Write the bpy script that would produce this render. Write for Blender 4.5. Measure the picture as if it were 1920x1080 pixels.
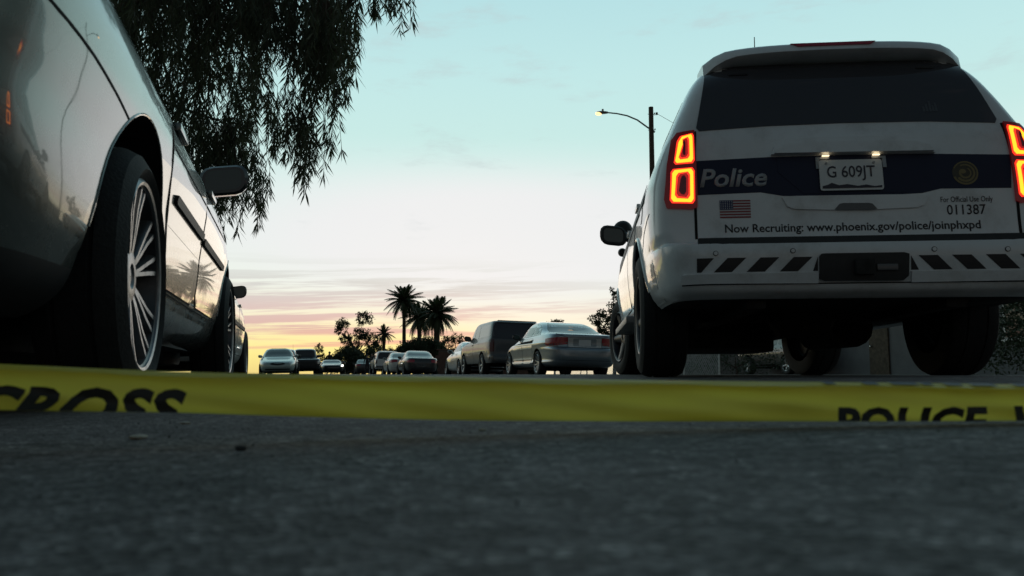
import bpy, bmesh, math, random
import numpy as np
from mathutils import Vector, Matrix

for o in list(bpy.data.objects):
    bpy.data.objects.remove(o)
S = bpy.context.scene
C = S.collection
rad = math.radians

# ------------------------------------------------------------------ camera
EYE = 0.008
FPX, HY = 1500.0, 701.5
PITCH = math.atan((HY - 540) / FPX)
cam = bpy.data.cameras.new('camera')
cam.sensor_width = 36.0
cam.lens = 36.0 * FPX / 1920
cam.clip_start = 0.02
cam.clip_end = 5000
cam.dof.use_dof = True
cam.dof.focus_distance = 9.0
cam.dof.aperture_fstop = 8.0
camo = bpy.data.objects.new('camera', cam)
C.objects.link(camo)
camo.location = (0, 0, EYE)
camo.rotation_euler = (math.pi / 2 + PITCH, 0, 0)
S.camera = camo


def at(px, py, Y):
    """world point at forward distance Y behind pixel (px, py) of the 1920x1080 photograph"""
    f = (0, math.cos(PITCH), math.sin(PITCH))
    u = (0, -math.sin(PITCH), math.cos(PITCH))
    a, b = (px - 960) / FPX, (540 - py) / FPX
    v = Vector((a, f[1] + u[1] * b, f[2] + u[2] * b))
    return Vector((0, 0, EYE)) + v * (Y / v.y)


# ------------------------------------------------------------------ world, sun, view
SUN_AZ = rad(-4)          # clockwise from +Y
SUN_EL = rad(1.5)
wd = bpy.data.worlds.new('World')
S.world = wd
wd.use_nodes = True
nt = wd.node_tree
nt.nodes.clear()


def N(tree, typ, **kw):
    n = tree.nodes.new(typ)
    for k, v in kw.items():
        setattr(n, k, v)
    return n


def lk(tree, src, dst):
    if hasattr(src, 'is_linked') or hasattr(src, 'links'):
        tree.links.new(src, dst)
    else:
        dst.default_value = src


def M(tree, op, a, b=0.0, c=None, clamp=False):
    n = N(tree, 'ShaderNodeMath', operation=op, use_clamp=clamp)
    lk(tree, a, n.inputs[0])
    lk(tree, b, n.inputs[1])
    if c is not None:
        lk(tree, c, n.inputs[2])
    return n.outputs[0]


def mixc(tree, f, a, b, mode='MIX'):
    n = N(tree, 'ShaderNodeMix', data_type='RGBA', blend_type=mode)
    lk(tree, f, n.inputs[0])
    lk(tree, a, n.inputs[6])
    lk(tree, b, n.inputs[7])
    return n.outputs[2]


def smooth(tree, x, lo, hi, a=0.0, b=1.0):
    n = N(tree, 'ShaderNodeMapRange', interpolation_type='SMOOTHSTEP')
    lk(tree, x, n.inputs[0])
    for i, v in enumerate((lo, hi, a, b)):
        n.inputs[1 + i].default_value = v
    return n.outputs[0]


def ramp(tree, x, stops):
    n = N(tree, 'ShaderNodeValToRGB')
    lk(tree, x, n.inputs[0])
    e = n.color_ramp.elements
    while len(e) < len(stops):
        e.new(0.5)
    for i, (p, c) in enumerate(stops):
        e[i].position = p
        e[i].color = (*c, 1) if len(c) == 3 else c
    return n.outputs[0]


tc = N(nt, 'ShaderNodeTexCoord')
sep = N(nt, 'ShaderNodeSeparateXYZ')
nt.links.new(tc.outputs['Generated'], sep.inputs[0])
dx, dy, dz = sep.outputs
az = M(nt, 'ARCTAN2', dx, dy)                       # 0 = ahead, + to the right
zz = M(nt, 'MAXIMUM', dz, 0.0)
sky_base = ramp(nt, zz, [
    (0.0, (.80, .66, .24)), (.025, (.92, .83, .30)), (.045, (.92, .84, .42)), (.066, (.90, .84, .60)), (.09, (.86, .88, .74)),
    (.12, (.81, .89, .81)), (.16, (.78, .87, .83)), (.22, (.70, .86, .83)), (.29, (.57, .82, .79)),
    (.36, (.53, .80, .80)), (.46, (.45, .73, .77)), (.62, (.24, .42, .48)), (1.0, (.12, .22, .29))])
# paler and whiter towards the right, where the cloud bank thins out
pale = M(nt, 'MULTIPLY', smooth(nt, az, -.14, .06), smooth(nt, dz, .115, .05))
sky_base = mixc(nt, M(nt, 'MULTIPLY', pale, .62), sky_base, (.93, .91, .80, 1))
# thin bright veil where the sun is about to rise
ga = M(nt, 'DIVIDE', M(nt, 'SUBTRACT', az, -0.02), 0.36)
ge = M(nt, 'DIVIDE', M(nt, 'SUBTRACT', dz, .168), .085)
veil = M(nt, 'POWER', 2.718, M(nt, 'MULTIPLY', M(nt, 'ADD', M(nt, 'MULTIPLY', ga, ga), M(nt, 'MULTIPLY', ge, ge)), -1.0))
veil = smooth(nt, veil, .12, .75)
sky_c = mixc(nt, veil, sky_base, (.83, .85, .86, 1))
# streaky clouds low above the horizon: seen edge on, so they stretch sideways
cb = N(nt, 'ShaderNodeCombineXYZ')
lk(nt, M(nt, 'MULTIPLY', az, 4.2), cb.inputs[0])
lk(nt, M(nt, 'MULTIPLY_ADD', dz, 84.0, M(nt, 'MULTIPLY', az, -3.0)), cb.inputs[1])
cb.inputs[2].default_value = 1.3
n1 = N(nt, 'ShaderNodeTexNoise')
n1.inputs['Scale'].default_value = 1.0
n1.inputs['Detail'].default_value = 6
n1.inputs['Roughness'].default_value = .58
n1.inputs['Distortion'].default_value = .35
nt.links.new(cb.outputs[0], n1.inputs['Vector'])
low = M(nt, 'MULTIPLY', smooth(nt, dz, .018, .04), smooth(nt, dz, .152, .105))
# the bank is thicker towards the left, thin to the right
low = M(nt, 'MULTIPLY', low, smooth(nt, az, .18, -.14, .38, 1.0))
bank = M(nt, 'MULTIPLY', smooth(nt, n1.outputs[0], .43, .56), low)
pink = ramp(nt, zz, [(0.0, (.84, .45, .22)), (.035, (.80, .46, .33)), (.058, (.68, .45, .42)), (.08, (.68, .54, .52)), (.105, (.64, .64, .62)), (.13, (.66, .70, .67))])
sky_c = mixc(nt, M(nt, 'MULTIPLY', bank, .95), sky_c, pink)
# faint high wisps
cb2 = N(nt, 'ShaderNodeCombineXYZ')
lk(nt, M(nt, 'MULTIPLY', az, 5.0), cb2.inputs[0])
lk(nt, M(nt, 'MULTIPLY', dz, 19.0), cb2.inputs[1])
cb2.inputs[2].default_value = 7.7
n2 = N(nt, 'ShaderNodeTexNoise')
n2.inputs['Scale'].default_value = 1.0
n2.inputs['Detail'].default_value = 7
n2.inputs['Roughness'].default_value = .6
nt.links.new(cb2.outputs[0], n2.inputs['Vector'])
wisp = M(nt, 'MULTIPLY', smooth(nt, n2.outputs[0], .56, .74), smooth(nt, dz, .10, .2))
sky_c = mixc(nt, M(nt, 'MULTIPLY', wisp, .55), sky_c, (.50, .58, .60, 1))
# dusk: the sky away from the glow is far dimmer and bluer
sdir = (math.sin(SUN_AZ), math.cos(SUN_AZ))
dot = M(nt, 'ADD', M(nt, 'MULTIPLY', dx, sdir[0]), M(nt, 'MULTIPLY', dy, sdir[1]))
away = smooth(nt, dot, -.25, .72)
sky_c = mixc(nt, away, mixc(nt, 1.0, sky_c, (.178, .160, .172, 1), 'MULTIPLY'), sky_c)
below = smooth(nt, dz, -.03, 0.0)
sky_c = mixc(nt, below, (.03, .03, .03, 1), sky_c)
ns = N(nt, 'ShaderNodeTexSky', sky_type='NISHITA')
ns.sun_disc = False
ns.sun_elevation = SUN_EL
ns.sun_rotation = SUN_AZ
ns.air_density = 1.0
ns.dust_density = 1.0
bg1 = N(nt, 'ShaderNodeBackground')
nt.links.new(sky_c, bg1.inputs[0])
bg1.inputs[1].default_value = 1.0
bg2 = N(nt, 'ShaderNodeBackground')
nt.links.new(ns.outputs[0], bg2.inputs[0])
bg2.inputs[1].default_value = 0.006
ad = N(nt, 'ShaderNodeAddShader')
wo = N(nt, 'ShaderNodeOutputWorld')
nt.links.new(bg1.outputs[0], ad.inputs[0])
nt.links.new(bg2.outputs[0], ad.inputs[1])
nt.links.new(ad.outputs[0], wo.inputs[0])

sl = bpy.data.lights.new('sun', 'SUN')
sl.energy = 0.05
sl.angle = rad(20)
sl.color = (1, .78, .5)
so = bpy.data.objects.new('sun', sl)
C.objects.link(so)
sv = Vector((math.sin(SUN_AZ) * math.cos(SUN_EL), math.cos(SUN_AZ) * math.cos(SUN_EL), math.sin(SUN_EL)))
so.rotation_euler = sv.to_track_quat('Z', 'Y').to_euler()

S.render.engine = 'CYCLES'
S.view_settings.view_transform = 'Standard'
S.view_settings.look = 'None'
S.view_settings.exposure = 0.0
S.view_settings.gamma = 1.0

# ------------------------------------------------------------------ materials
MATS = {}


def mat(name, col, rough=.5, metal=0.0, coat=0.0, noise=0.0, nscale=8.0, bump=0.0, bscale=60.0, emit=None, estr=0.0,
        spec=.5, coat_rough=.03, dirt=None, trans=0.0, alpha=1.0):
    if name in MATS:
        return MATS[name]
    m = bpy.data.materials.new(name)
    m.use_nodes = True
    t = m.node_tree
    b = t.nodes['Principled BSDF']
    b.inputs['Roughness'].default_value = rough
    b.inputs['Metallic'].default_value = metal
    b.inputs['Coat Weight'].default_value = coat
    b.inputs['Coat Roughness'].default_value = coat_rough
    b.inputs['Specular IOR Level'].default_value = spec
    b.inputs['Transmission Weight'].default_value = trans
    b.inputs['Alpha'].default_value = alpha
    if emit:
        b.inputs['Emission Color'].default_value = (*emit, 1)
        b.inputs['Emission Strength'].default_value = estr
    co = N(t, 'ShaderNodeTexCoord')
    nz = N(t, 'ShaderNodeTexNoise')
    nz.inputs['Scale'].default_value = nscale
    nz.inputs['Detail'].default_value = 8
    t.links.new(co.outputs['Object'], nz.inputs['Vector'])
    lo = tuple(c * (1 - noise) for c in col)
    hi = tuple(min(1, c * (1 + noise)) for c in col)
    colr = ramp(t, nz.outputs[0], [(.3, lo), (.7, hi)])
    if dirt:                                        # road film: (colour, amount, patch size)
        dn = N(t, 'ShaderNodeTexNoise')
        dn.inputs['Scale'].default_value = dirt[2]
        dn.inputs['Detail'].default_value = 9
        dn.inputs['Roughness'].default_value = .7
        t.links.new(co.outputs['Object'], dn.inputs['Vector'])
        dm = M(t, 'MULTIPLY', smooth(t, dn.outputs[0], .45, .75), dirt[1])
        colr = mixc(t, dm, colr, (*dirt[0], 1))
        t.links.new(M(t, 'ADD', M(t, 'MULTIPLY', dm, .35), rough), b.inputs['Roughness'])
        if coat:
            t.links.new(M(t, 'ADD', M(t, 'MULTIPLY', dm, .3), coat_rough), b.inputs['Coat Roughness'])
    t.links.new(colr, b.inputs['Base Color'])
    if bump:
        bn = N(t, 'ShaderNodeTexNoise')
        bn.inputs['Scale'].default_value = bscale
        bn.inputs['Detail'].default_value = 5
        t.links.new(co.outputs['Object'], bn.inputs['Vector'])
        bp = N(t, 'ShaderNodeBump')
        bp.inputs['Strength'].default_value = bump
        bp.inputs['Distance'].default_value = .01
        t.links.new(bn.outputs[0], bp.inputs['Height'])
        t.links.new(bp.outputs[0], b.inputs['Normal'])
    MATS[name] = m
    return m


DUST = (.20, .17, .13)
m_white = mat('police white paint', (.74, .76, .77), .35, 0, .8, noise=.03, nscale=3, dirt=((.36, .34, .31), .5, 4.0))
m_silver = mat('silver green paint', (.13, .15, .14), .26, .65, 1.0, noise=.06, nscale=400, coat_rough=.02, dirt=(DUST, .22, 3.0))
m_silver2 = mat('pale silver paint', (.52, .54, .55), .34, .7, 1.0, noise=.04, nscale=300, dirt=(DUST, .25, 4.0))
m_bluesil = mat('blue silver paint', (.26, .31, .35), .28, .7, 1.0, noise=.04, nscale=300, dirt=(DUST, .3, 4.0))
m_pewter = mat('two tone pewter paint', (.065, .069, .076), .38, 0, .5, noise=.05, nscale=200, dirt=((.11, .105, .10), .35, 3.0))
m_black = mat('black paint', (.012, .012, .014), .3, 0, .9, dirt=(DUST, .12, 4.0))
m_darkgrey = mat('dark grey paint', (.022, .023, .026), .33, 0, .8, dirt=(DUST, .2, 4.0))
m_green = mat('pale green paint', (.36, .44, .42), .35, .4, .8, dirt=(DUST, .2, 4.0))
m_cream = mat('warm white paint', (.66, .66, .63), .35, 0, .8, dirt=(DUST, .25, 4.0))
m_plastic = mat('black plastic', (.018, .018, .019), .55, noise=.2, nscale=30)
m_liner = mat('wheel well liner', (.010, .010, .010), .9)
m_under = mat('underbody', (.02, .019, .018), .85, noise=.5, nscale=15, bump=.3)
m_rubber = mat('tyre rubber', (.012, .012, .012), .8, noise=.3, nscale=40, bump=.25, bscale=120)
m_alloy = mat('machined alloy', (.29, .30, .31), .32, .9, noise=.08, nscale=20, dirt=((.05, .045, .04), .4, 14.0))
m_alloyd = mat('dark alloy', (.08, .08, .085), .35, .8, dirt=((.04, .035, .03), .4, 14.0))
m_chrome = mat('chrome', (.7, .7, .7), .12, 1.0)
m_glass = mat('tinted glass', (.05, .05, .058), .04, 0, 0, spec=.6)
m_glassl = mat('green tinted glass', (.05, .075, .07), .05, 0, 0, spec=.7)
m_seam = mat('panel gap', (.006, .006, .006), .9)
m_redlens = mat('red lens', (.36, .012, .03), .12, 0, .6, noise=.25, nscale=60)
m_redlit = mat('lit red lens', (.25, .006, .01), .15, 0, .6, noise=.2, nscale=50, emit=(1, .03, .03), estr=.32)
m_ledout = mat('lamp glow red', (.6, .02, .01), .3, emit=(1, .035, .015), estr=1.6)
m_led = mat('lamp glow amber', (.8, .2, .02), .3, emit=(1, .33, .015), estr=2.6)
m_lampdark = mat('smoked lamp housing', (.05, .006, .008), .15, 0, .5, emit=(1, .02, .03), estr=.035)
m_clearlens = mat('clear lens', (.55, .56, .56), .1, .3, .8)
m_headlit = mat('lit headlamp', (.9, .9, .9), .2, emit=(1, .95, .85), estr=6)
m_platelamp = mat('plate lamp bulb', (.9, .85, .7), .3, emit=(1, .80, .5), estr=1.6)
m_streetlamp = mat('street lamp glow', (.9, .8, .6), .3, emit=(1, .56, .22), estr=2.4)
m_navy = mat('navy vinyl', (.018, .022, .050), .5, 0, 0, spec=.25)
m_grey_letter = mat('silver vinyl', (.36, .37, .38), .4, 0, .2)
m_blackletter = mat('black vinyl', (.012, .012, .015), .4)
m_gold = mat('gold vinyl', (.20, .15, .05), .4)
m_plate = mat('plate white', (.70, .71, .70), .4)
m_platemark = mat('plate dark print', (.03, .025, .04), .5)
m_flagred = mat('flag red', (.28, .02, .025), .5)
m_flagblue = mat('flag blue', (.02, .03, .10), .5)
m_flagwhite = mat('flag white', (.6, .6, .6), .5)
m_bark = mat('bark', (.07, .05, .035), .9, noise=.4, nscale=12, bump=.6, bscale=25)
m_leafd = mat('narrow leaf', (.065, .078, .048), .6, noise=.35, nscale=3)
m_leaf = mat('far leaf', (.045, .060, .028), .7, noise=.4, nscale=1.2)
m_leafb = mat('bush leaf', (.035, .055, .025), .7, noise=.4, nscale=2)
m_palm = mat('palm leaf', (.05, .065, .03), .6, noise=.3, nscale=2)
m_dead = mat('dry palm skirt', (.14, .09, .05), .8, noise=.3, nscale=5)
for _m, _c, _f in ((m_leafd, (.07, .09, .04), .35), (m_leaf, (.05, .07, .03), .3), (m_palm, (.05, .07, .03), .25)):
    t = _m.node_tree
    _tl = N(t, 'ShaderNodeBsdfTranslucent')
    _tl.inputs[0].default_value = (*_c, 1)
    _mx = N(t, 'ShaderNodeMixShader')
    _mx.inputs[0].default_value = _f
    t.links.new(t.nodes['Principled BSDF'].outputs[0], _mx.inputs[1])
    t.links.new(_tl.outputs[0], _mx.inputs[2])
    t.links.new(_mx.outputs[0], t.nodes['Material Output'].inputs[0])
m_tape = mat('yellow tape', (.80, .71, .07), .38, 0, .15, noise=.12, nscale=6, bump=.05, bscale=14)
t = m_tape.node_tree
_pb = t.nodes['Principled BSDF']
_tl = N(t, 'ShaderNodeBsdfTranslucent')
_tl.inputs[0].default_value = (.84, .75, .12, 1)
_mx = N(t, 'ShaderNodeMixShader')
_mx.inputs[0].default_value = .58
t.links.new(_pb.outputs[0], _mx.inputs[1])
t.links.new(_tl.outputs[0], _mx.inputs[2])
t.links.new(_mx.outputs[0], t.nodes['Material Output'].inputs[0])
m_tapeink = mat('tape ink', (.015, .014, .010), .5)
m_pole = mat('weathered wood', (.09, .07, .05), .9, noise=.35, nscale=9, bump=.5, bscale=30)
m_galv = mat('galvanised steel', (.30, .31, .32), .45, .8, noise=.15, nscale=20)
m_whitepipe = mat('white painted pipe', (.6, .6, .58), .5, noise=.15, nscale=15)
m_wall = mat('grey stucco', (.13, .135, .14), .9, noise=.12, nscale=2, bump=.4, bscale=80)
m_roof = mat('roof shingle', (.10, .085, .075), .9, noise=.3, nscale=6)
m_jacket = mat('dark jacket', (.02, .022, .028), .8, noise=.2, nscale=10)
m_trouser = mat('dark trousers', (.025, .025, .03), .85)
m_skin = mat('skin', (.30, .19, .14), .6)
m_hair = mat('dark hair', (.015, .012, .01), .7)
m_chip = mat('pale paper scrap', (.40, .36, .30), .8, noise=.2, nscale=90)
m_stone = mat('dark pebble', (.03, .03, .03), .9, noise=.4, nscale=60)


# ------------------------------------------------------------------ helpers
def tag(o, label=None, cat=None, group=None, kind=None):
    if label:
        o['label'] = label
    if cat:
        o['category'] = cat
    if group:
        o['group'] = group
    if kind:
        o['kind'] = kind
    return o


def empty(name, label=None, cat=None, group=None, loc=(0, 0, 0), rz=0):
    o = bpy.data.objects.new(name, None)
    o.empty_display_size = .2
    C.objects.link(o)
    o.location = loc
    o.rotation_euler = (0, 0, rz)
    return tag(o, label, cat, group)


def link(name, me, parent=None):
    o = bpy.data.objects.new(name, me)
    C.objects.link(o)
    o.parent = parent
    return o


def obj(name, bm, m, parent=None, smooth_a=40):
    me = bpy.data.meshes.new(name)
    bmesh.ops.recalc_face_normals(bm, faces=bm.faces)
    bm.to_mesh(me)
    bm.free()
    for x in (m if isinstance(m, (list, tuple)) else [m]):
        me.materials.append(x)
    if smooth_a:
        me.shade_smooth()
        me.set_sharp_from_angle(angle=rad(smooth_a))
    return link(name, me, parent)


def raw(name, verts, faces, m, parent=None, smooth_a=0, mi=None):
    me = bpy.data.meshes.new(name)
    me.from_pydata([tuple(v) for v in verts], [], faces)
    for x in (m if isinstance(m, (list, tuple)) else [m]):
        me.materials.append(x)
    if mi:
        for p, i in zip(me.polygons, mi):
            p.material_index = i
    if smooth_a:
        me.shade_smooth()
        me.set_sharp_from_angle(angle=rad(smooth_a))
    return link(name, me, parent)


def copy_tree(o, parent=None):
    c = o.copy()
    C.objects.link(c)
    c.parent = parent
    for ch in list(o.children):
        copy_tree(ch, c)
    return c


def box(bm, c, s, bev=0.0, mx=None):
    r = bmesh.ops.create_cube(bm, size=1.0)
    for v in r['verts']:
        v.co = Vector((v.co.x * s[0], v.co.y * s[1], v.co.z * s[2]))
    if bev:
        es = list({e for v in r['verts'] for e in v.link_edges})
        rr = bmesh.ops.bevel(bm, geom=es, offset=bev, segments=2, affect='EDGES', profile=.7)
        vs = list({v for f in rr['faces'] for v in f.verts} | {v for v in r['verts'] if v.is_valid})
    else:
        vs = r['verts']
    for v in vs:
        if mx:
            v.co = mx @ v.co
        v.co = v.co + Vector(c)
    return bm


def tube(bm, pts, r, seg=8, cap=True):
    pts = [Vector(p) for p in pts]
    rs = r if isinstance(r, (list, tuple)) else [r] * len(pts)
    rings = []
    for i, p in enumerate(pts):
        t = (pts[min(i + 1, len(pts) - 1)] - pts[max(i - 1, 0)]).normalized()
        a = t.cross(Vector((0, 0, 1)))
        if a.length < .05:
            a = t.cross(Vector((1, 0, 0)))
        a.normalize()
        b = t.cross(a)
        rings.append([bm.verts.new(p + (a * math.cos(k * 2 * math.pi / seg) + b * math.sin(k * 2 * math.pi / seg)) * rs[i]) for k in range(seg)])
    for i in range(len(rings) - 1):
        for k in range(seg):
            bm.faces.new((rings[i][k], rings[i][(k + 1) % seg], rings[i + 1][(k + 1) % seg], rings[i + 1][k]))
    if cap:
        bm.faces.new(rings[0][::-1])
        bm.faces.new(rings[-1])
    return bm


def lathe(bm, prof, seg=32, closed=False):
    """profile of (radius, x) spun about the X axis"""
    rings = [[bm.verts.new((x, r * math.cos(k * 2 * math.pi / seg), r * math.sin(k * 2 * math.pi / seg))) for k in range(seg)] for r, x in prof]
    n = len(rings)
    for i in range(n if closed else n - 1):
        j = (i + 1) % n
        for k in range(seg):
            bm.faces.new((rings[i][k], rings[i][(k + 1) % seg], rings[j][(k + 1) % seg], rings[j][k]))
    return rings


def pchip(pts):
    xs = np.array([p[0] for p in pts], float)
    ys = np.array([p[1] for p in pts], float)
    h = np.diff(xs)
    d = np.diff(ys) / h
    m = np.zeros(len(xs))
    m[0], m[-1] = d[0], d[-1]
    for i in range(1, len(xs) - 1):
        if d[i - 1] * d[i] > 0:
            w1, w2 = 2 * h[i] + h[i - 1], h[i] + 2 * h[i - 1]
            m[i] = (w1 + w2) / (w1 / d[i - 1] + w2 / d[i])

    def f(x):
        x = min(max(x, xs[0]), xs[-1])
        i = min(max(int(np.searchsorted(xs, x)) - 1, 0), len(h) - 1)
        t = (x - xs[i]) / h[i]
        return ((1 + 2 * t) * (1 - t) ** 2 * ys[i] + t * (1 - t) ** 2 * h[i] * m[i] + t * t * (3 - 2 * t) * ys[i + 1] + t * t * (t - 1) * h[i] * m[i + 1])
    return f


class Shell:
    """vehicle skin as a stack of horizontal rounded outlines; x right, y forward, z up, origin under the rear axle"""

    def __init__(s, rear, front, wid, nr=8, nf=6):
        s.r, s.f, s.w = pchip(rear), pchip(front), pchip(wid)
        s.nr = pchip(nr) if isinstance(nr, list) else (lambda z: nr)
        s.nf = pchip(nf) if isinstance(nf, list) else (lambda z: nf)
        s.z0, s.z1 = rear[0][0], rear[-1][0]

    def P(s, z):
        yr, yf = s.r(z), s.f(z)
        return yr, yf, (yr + yf) / 2, (yf - yr) / 2, s.w(z)

    def side(s, sg):
        def f(y, z):
            yr, yf, yc, h, w = s.P(z)
            n = s.nr(z) if y < yc else s.nf(z)
            t = min(abs(y - yc) / h, .9995)
            return Vector((sg * w * (1 - t ** n) ** (1 / n), y, z))
        return f

    def rear(s, x, z):
        yr, yf, yc, h, w = s.P(z)
        n = s.nr(z)
        t = min(abs(x) / w, .9995)
        return Vector((x, yc - h * (1 - t ** n) ** (1 / n), z))

    def front(s, x, z):
        yr, yf, yc, h, w = s.P(z)
        n = s.nf(z)
        t = min(abs(x) / w, .9995)
        return Vector((x, yc + h * (1 - t ** n) ** (1 / n), z))

    def outline(s, z, na, nb):
        yr, yf, yc, h, w = s.P(z)
        pts = []

        def quarter(n):
            k = .5 ** (1 / n)
            q = []
            for i in range(na):
                t = 1 - (1 - i / na) ** 1.6
                y = t * k
                q.append(((1 - y ** n) ** (1 / n), y))
            for i in range(nb + 1):
                t = (i / nb) ** 1.6
                x = k * (1 - t)
                q.append((x, (1 - x ** n) ** (1 / n)))
            return q
        qf, qr = quarter(s.nf(z)), quarter(s.nr(z))
        for x, y in qf:
            pts.append((w * x, yc + h * y))
        for x, y in qf[-2:0:-1]:
            pts.append((-w * x, yc + h * y))
        for x, y in qr:
            pts.append((-w * x, yc - h * y))
        for x, y in qr[-2:0:-1]:
            pts.append((w * x, yc - h * y))
        return pts

    def levels(s, step, extra=()):
        zs = np.linspace(s.z0, s.z1, 700)
        out = [s.z0]
        acc = 0
        for a, b in zip(zs[:-1], zs[1:]):
            d = math.sqrt((b - a) ** 2 + max(abs(s.r(b) - s.r(a)), abs(s.f(b) - s.f(a)), abs(s.w(b) - s.w(a))) ** 2 * .6)
            acc += d
            if acc > step:
                out.append(b)
                acc = 0
        out.append(s.z1)
        for e in extra:
            out = [z for z in out if abs(z - e) > .006] + [e]
        return sorted(out)

    def mesh(s, mats, cuts, na=14, nb=10, step=.035, split=None, split_y=99):
        """mats: [paint, liner, lower trim]; cuts: list of (y, z, r) arches on both sides"""
        lv = s.levels(step, (split,) if split else ())
        vs, fs, mi = [], [], []
        for z in lv:
            ol = s.outline(z, na, nb)
            vs += [(x, y, z) for x, y in ol]
        n = len(ol)
        for i in range(len(lv) - 1):
            for k in range(n):
                a, b = i * n + k, i * n + (k + 1) % n
                fs.append((a, b, b + n, a + n))
                mi.append(2 if split and lv[i + 1] <= split + 1e-6 and vs[a][1] < split_y else 0)
        fs.append(tuple(range(n))[::-1])
        mi.append(1)
        fs.append(tuple(range((len(lv) - 1) * n, len(lv) * n)))
        mi.append(0)
        o = raw('body', vs, fs, mats, mi=mi)
        for (y, z, r, w0) in cuts:
            for sg in (-1, 1):
                bm = bmesh.new()
                x0, x1 = w0 - .34, w0 + .3
                rings = lathe(bm, [(r, x0 * sg), (r, x1 * sg)], 40)
                bm.faces.new(rings[0])
                bm.faces.new(rings[1])
                for v in bm.verts:
                    v.co += Vector((0, y, z))
                c = obj('cutter', bm, mats, None, 0)
                for p in c.data.polygons:
                    p.material_index = 1
                md = o.modifiers.new('cut', 'BOOLEAN')
                md.operation = 'DIFFERENCE'
                md.solver = 'EXACT'
                md.object = c
        if cuts:
            dg = bpy.context.evaluated_depsgraph_get()
            me = bpy.data.meshes.new_from_object(o.evaluated_get(dg))
            for md in list(o.modifiers):
                bpy.data.objects.remove(md.object)
            o.modifiers.clear()
            o.data = me
        o.data.shade_smooth()
        o.data.set_sharp_from_angle(angle=rad(38))
        return o


def patch(name, polys, fn, off, m, parent=None, step=.06, rim=.008, inward=None, smooth_a=40, mesh=None):
    """lay flat 2-D polygons (or a flat mesh) on the surface fn(a, b) at height off, with an edge rim deep"""
    bm = bmesh.new()
    if mesh is not None:
        bm.from_mesh(mesh)
    else:
        for poly in polys:
            bm.faces.new([bm.verts.new((a, b, 0)) for a, b in poly])
    xs = [v.co.x for v in bm.verts]
    ys = [v.co.y for v in bm.verts]
    for ax, lo, hi in ((0, min(xs), max(xs)), (1, min(ys), max(ys))):
        k = int((hi - lo) / step)
        for i in range(1, k + 1):
            c = [0, 0, 0]
            c[ax] = lo + (hi - lo) * i / (k + 1)
            no = [0, 0, 0]
            no[ax] = 1
            bmesh.ops.bisect_plane(bm, geom=bm.verts[:] + bm.edges[:] + bm.faces[:], plane_co=c, plane_no=no, dist=1e-6)
    h = .004
    data = {}
    for v in bm.verts:
        a, b = v.co.x, v.co.y
        p = fn(a, b)
        n = (fn(a + h, b) - fn(a - h, b)).cross(fn(a, b + h) - fn(a, b - h))
        n = n.normalized() if n.length > 1e-9 else Vector((0, 0, 1))
        if inward is not None:
            if n.dot(p - Vector(inward)) < 0:
                n = -n
        data[v] = (p, n)
    for v, (p, n) in data.items():
        v.co = p + n * off
    if rim:
        be = [e for e in bm.edges if e.is_boundary]
        src = {}
        for v in data:
            src[v] = data[v]
        r = bmesh.ops.extrude_edge_only(bm, edges=be)
        new = [g for g in r['geom'] if isinstance(g, bmesh.types.BMVert)]
        # each new vertex sits on its source vertex: push it inward
        from_pos = {tuple(round(c, 6) for c in v.co): src[v] for v in src}
        for v in new:
            q = from_pos.get(tuple(round(c, 6) for c in v.co))
            if q:
                v.co = q[0] + q[1] * (off - rim)
    return obj(name, bm, m, parent, smooth_a)


def text_mesh(s, width=None, height=None, shear=0.0, offset=0.0, cx=0.0, cy=0.0, space=1.0):
    cu = bpy.data.curves.new('t', 'FONT')
    cu.body = s
    cu.shear = shear
    cu.offset = offset
    cu.space_character = space
    cu.resolution_u = 3
    o = bpy.data.objects.new('t', cu)
    C.objects.link(o)
    dg = bpy.context.evaluated_depsgraph_get()
    me = bpy.data.meshes.new_from_object(o.evaluated_get(dg))
    bpy.data.objects.remove(o)
    co = np.array([v.co[:] for v in me.vertices])
    lo, hi = co.min(0), co.max(0)
    sx = width / (hi[0] - lo[0]) if width else None
    sy = height / (hi[1] - lo[1]) if height else sx
    sx = sx or sy
    for v in me.vertices:
        v.co = ((v.co.x - (lo[0] + hi[0]) / 2) * sx + cx, (v.co.y - (lo[1] + hi[1]) / 2) * sy + cy, 0)
    return me


def rrect(x0, x1, z0, z1, r, seg=4):
    pts = []
    for cx, cz, a0 in ((x1 - r, z0 + r, -90), (x1 - r, z1 - r, 0), (x0 + r, z1 - r, 90), (x0 + r, z0 + r, 180)):
        for i in range(seg + 1):
            a = rad(a0 + 90 * i / seg)
            pts.append((cx + r * math.cos(a), cz + r * math.sin(a)))
    return pts


def smooth_poly(p, it=2, k=.18):
    """round the corners of a polygon (corner cutting)"""
    for _ in range(it):
        q = []
        for i in range(len(p)):
            a, b = Vector(p[i]), Vector(p[(i + 1) % len(p)])
            q.append(tuple(a.lerp(b, k)))
            q.append(tuple(a.lerp(b, 1 - k)))
        p = q
        k = .25
    return p


def ribbon(pts, w):
    """polygon around an open 2-D polyline"""
    L, R = [], []
    for i, p in enumerate(pts):
        a, b = Vector(pts[max(i - 1, 0)]), Vector(pts[min(i + 1, len(pts) - 1)])
        t = (b - a).normalized()
        n = Vector((-t.y, t.x)) * w / 2
        L.append(tuple(Vector(p) + n))
        R.append(tuple(Vector(p) - n))
    return L + R[::-1]


# ------------------------------------------------------------------ road frame
RA = rad(14.93)                       # the street runs 15 degrees to the left of the view
ca, sa = math.cos(RA), math.sin(RA)


def lat(x, y):
    return x * ca + y * sa


def road_xy(la, lo):
    return (la * ca - lo * sa, la * sa + lo * ca)


LEFT_KERB, RIGHT_KERB = -2.75, 8.35


def g(la):
    """height of the cambered road"""
    return .003 - .0245 * (math.sqrt((la - 3.1) ** 2 + .3) - math.sqrt(.3))


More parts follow.
